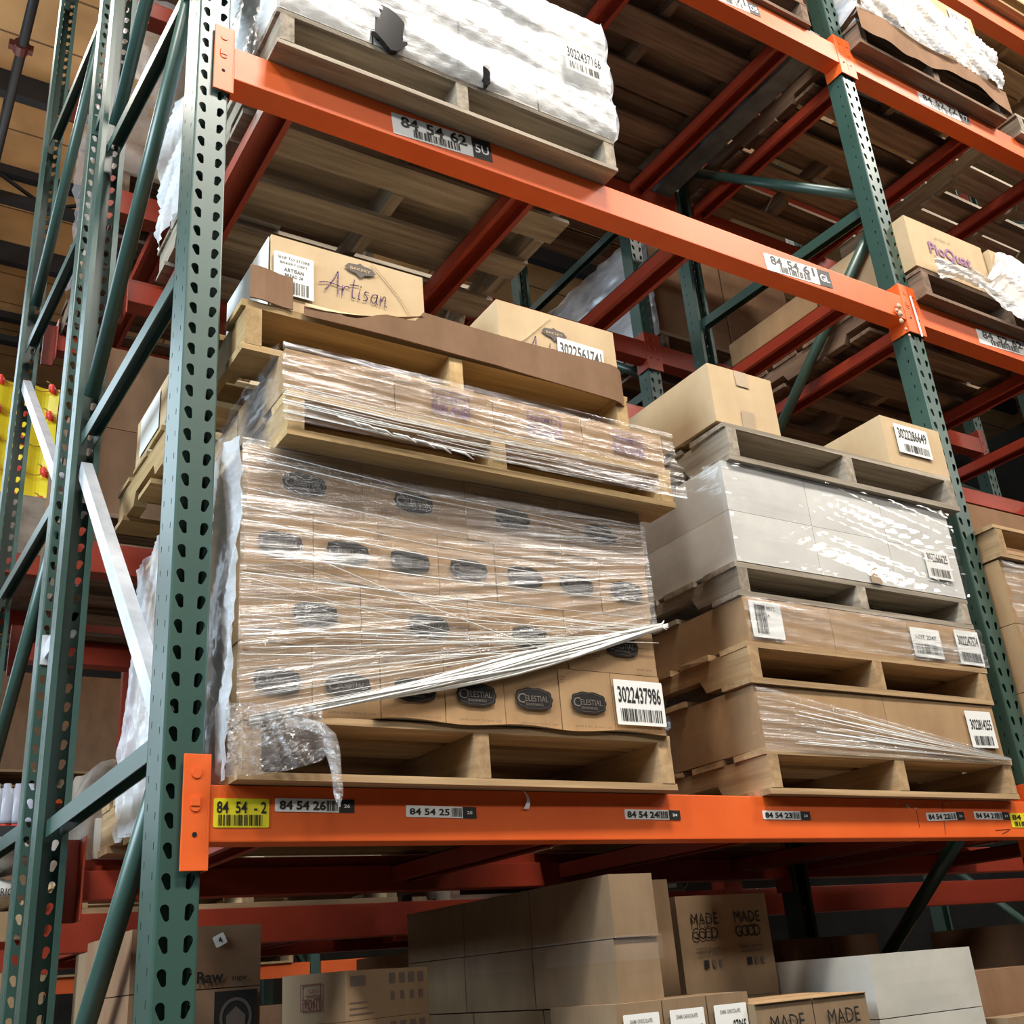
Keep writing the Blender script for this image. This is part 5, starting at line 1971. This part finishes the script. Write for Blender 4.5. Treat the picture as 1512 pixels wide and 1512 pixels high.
mb = MB(yb.location)
mb.grid(ybf, 30, 16)
mb.box(pa.x, pa.x + w_, 4.53, 5.3, pc.z, pc.z + h_)
mb.build('bag_film', ['yellow'], yb, smooth=False)
mb = MB(yb.location)
st = MB(yb.location)
for i in range(4):
    for j in range(5):
        cx = pa.x + w_ * (.12 + .26 * i)
        cz = pc.z + h_ * (.10 + .22 * j)
        if cx > pa.x + w_ * .98:
            continue
        pts = [Vector((cx + .030 * s, 4.47, cz + .035 - .06 * s - .01 * math.sin(s * 3))) for s in (0, .33, .66, 1.0)]
        mb = MB(yb.location)
        mb.tube(pts, [.016, .024, .018, .003], 6)
        mb.build('printed_chili', ['chili'], yb, smooth=True)
        st.tube([Vector((cx - .03, 4.47, cz + .055)), Vector((cx - .012, 4.47, cz + .05)), pts[0]], .004, 4)
        st.tube([Vector((cx + .10 + .07 * math.cos(R(a_)), 4.475, cz + .03 + .05 * math.sin(R(a_)))) for a_ in range(200, 341, 20)], .003, 4)
st.build('printed_stems', ['stem'], yb, smooth=True)
mb = MB((.1, 4.3, 0))
mb.box(pa.x - .3, pa.x + w_ + .25, 4.2, 5.3, 4.0, pc.z - .001)
tag(mb.build('stacked_load', ['burlap'], loc=(.1, 4.3, 0)), 'grey-brown wrapped load carrying the yellow bags at far left', 'pallet load')
mb = MB((.1, 4.3, 0))
for yy in (4.2, 5.2):
    mb.box(-3, 1.2, yy, yy + .06, 3.88, 3.998)
    for xx in (-1.4, 1.1):
        mb.box(xx - .04, xx + .04, yy + .061, yy + .13, 0, 6)
tag(mb.build('side_rack', ['red'], loc=(.1, 4.3, 0)), 'red rack section carrying the load with the yellow bags', 'rack')

# bright goods at far left, seen under and between the frames
jr = []
for k in range(4):
    c = at(-8 + 17 * k, 1186, y=5.0)
    t = thing('plastic_jug', 'blurred clear jug with a red cap at the far left, place %d from the left' % (k + 1), 'jug', (c.x, 5.0, c.z - .12), group='jugs with red caps')
    mb = MB()
    prof = [(.0, 0), (.060, 0), (.066, .02), (.066, .13), (.045, .19), (.022, .21), (.022, .23), (0, .23)]
    mb.grid(lambda u, v: Vector((0, 0, 0)) + Vector((prof[min(7, int(round(v * 7)))][0] * math.cos(2*math.pi*u), prof[min(7, int(round(v * 7)))][0] * math.sin(2*math.pi*u), prof[min(7, int(round(v * 7)))][1])), 14, 7)
    mb.build('jug_body', ['jug'], t, smooth=True)
    mb = MB()
    mb.tube([(0, 0, -.035), (0, 0, -.002)], .05, 12)
    mb.build('red_cap', ['redcap'], t)
zj = c.z - .12 - .036
mb = MB((0, 5, 0))
mb.box(-1.6, 1.0, 4.80, 5.12, zj - .06, zj - .0005)
tag(mb.build('display_shelf', ['steel'], loc=(0, 5, 0)), 'dark shelf under the red-capped jugs at far left', 'shelf')
c = at(10, 1260, y=3.4)
for k in range(2):
    b = thing('white_sack', 'crumpled white printed sack at the far left, %s' % ['upper', 'lower'][k], 'sack', (c.x - .12, 3.4, c.z - .1 - k * .17))
    mb = MB()

    def sack(u, v):
        a = u * 2 * math.pi
        kx = .24 * (1 + .05 * math.sin(5 * a + k))
        s = math.sin(math.pi * min(max(v, .001), .999)) ** .45
        return Vector((kx * math.cos(a) * s, .30 * math.sin(a) * s, .16 * v + .008 * math.sin(a * 9 + v * 8)))
    mb.grid(sack, 36, 12)
    mb.build('sack_body', ['white_board'], b, smooth=True)
    mb = MB()
    add_text(mb, 'LONG GRAIN RICE', 0, .08, .03, .26, 0, -.305, .01)
    mb.build('printed_lettering', ['ink'], b)
zs_ = c.z - .1 - .17
mb = MB((0, 3.4, 0))
mb.box(c.x - .6, c.x + .14, 3.05, 3.8, 0, zs_)
tag(mb.build('stacked_cases', ['kraft'], loc=(0, 3.4, 0)), 'tan stack of cases under the white sacks at far left', 'pallet load')
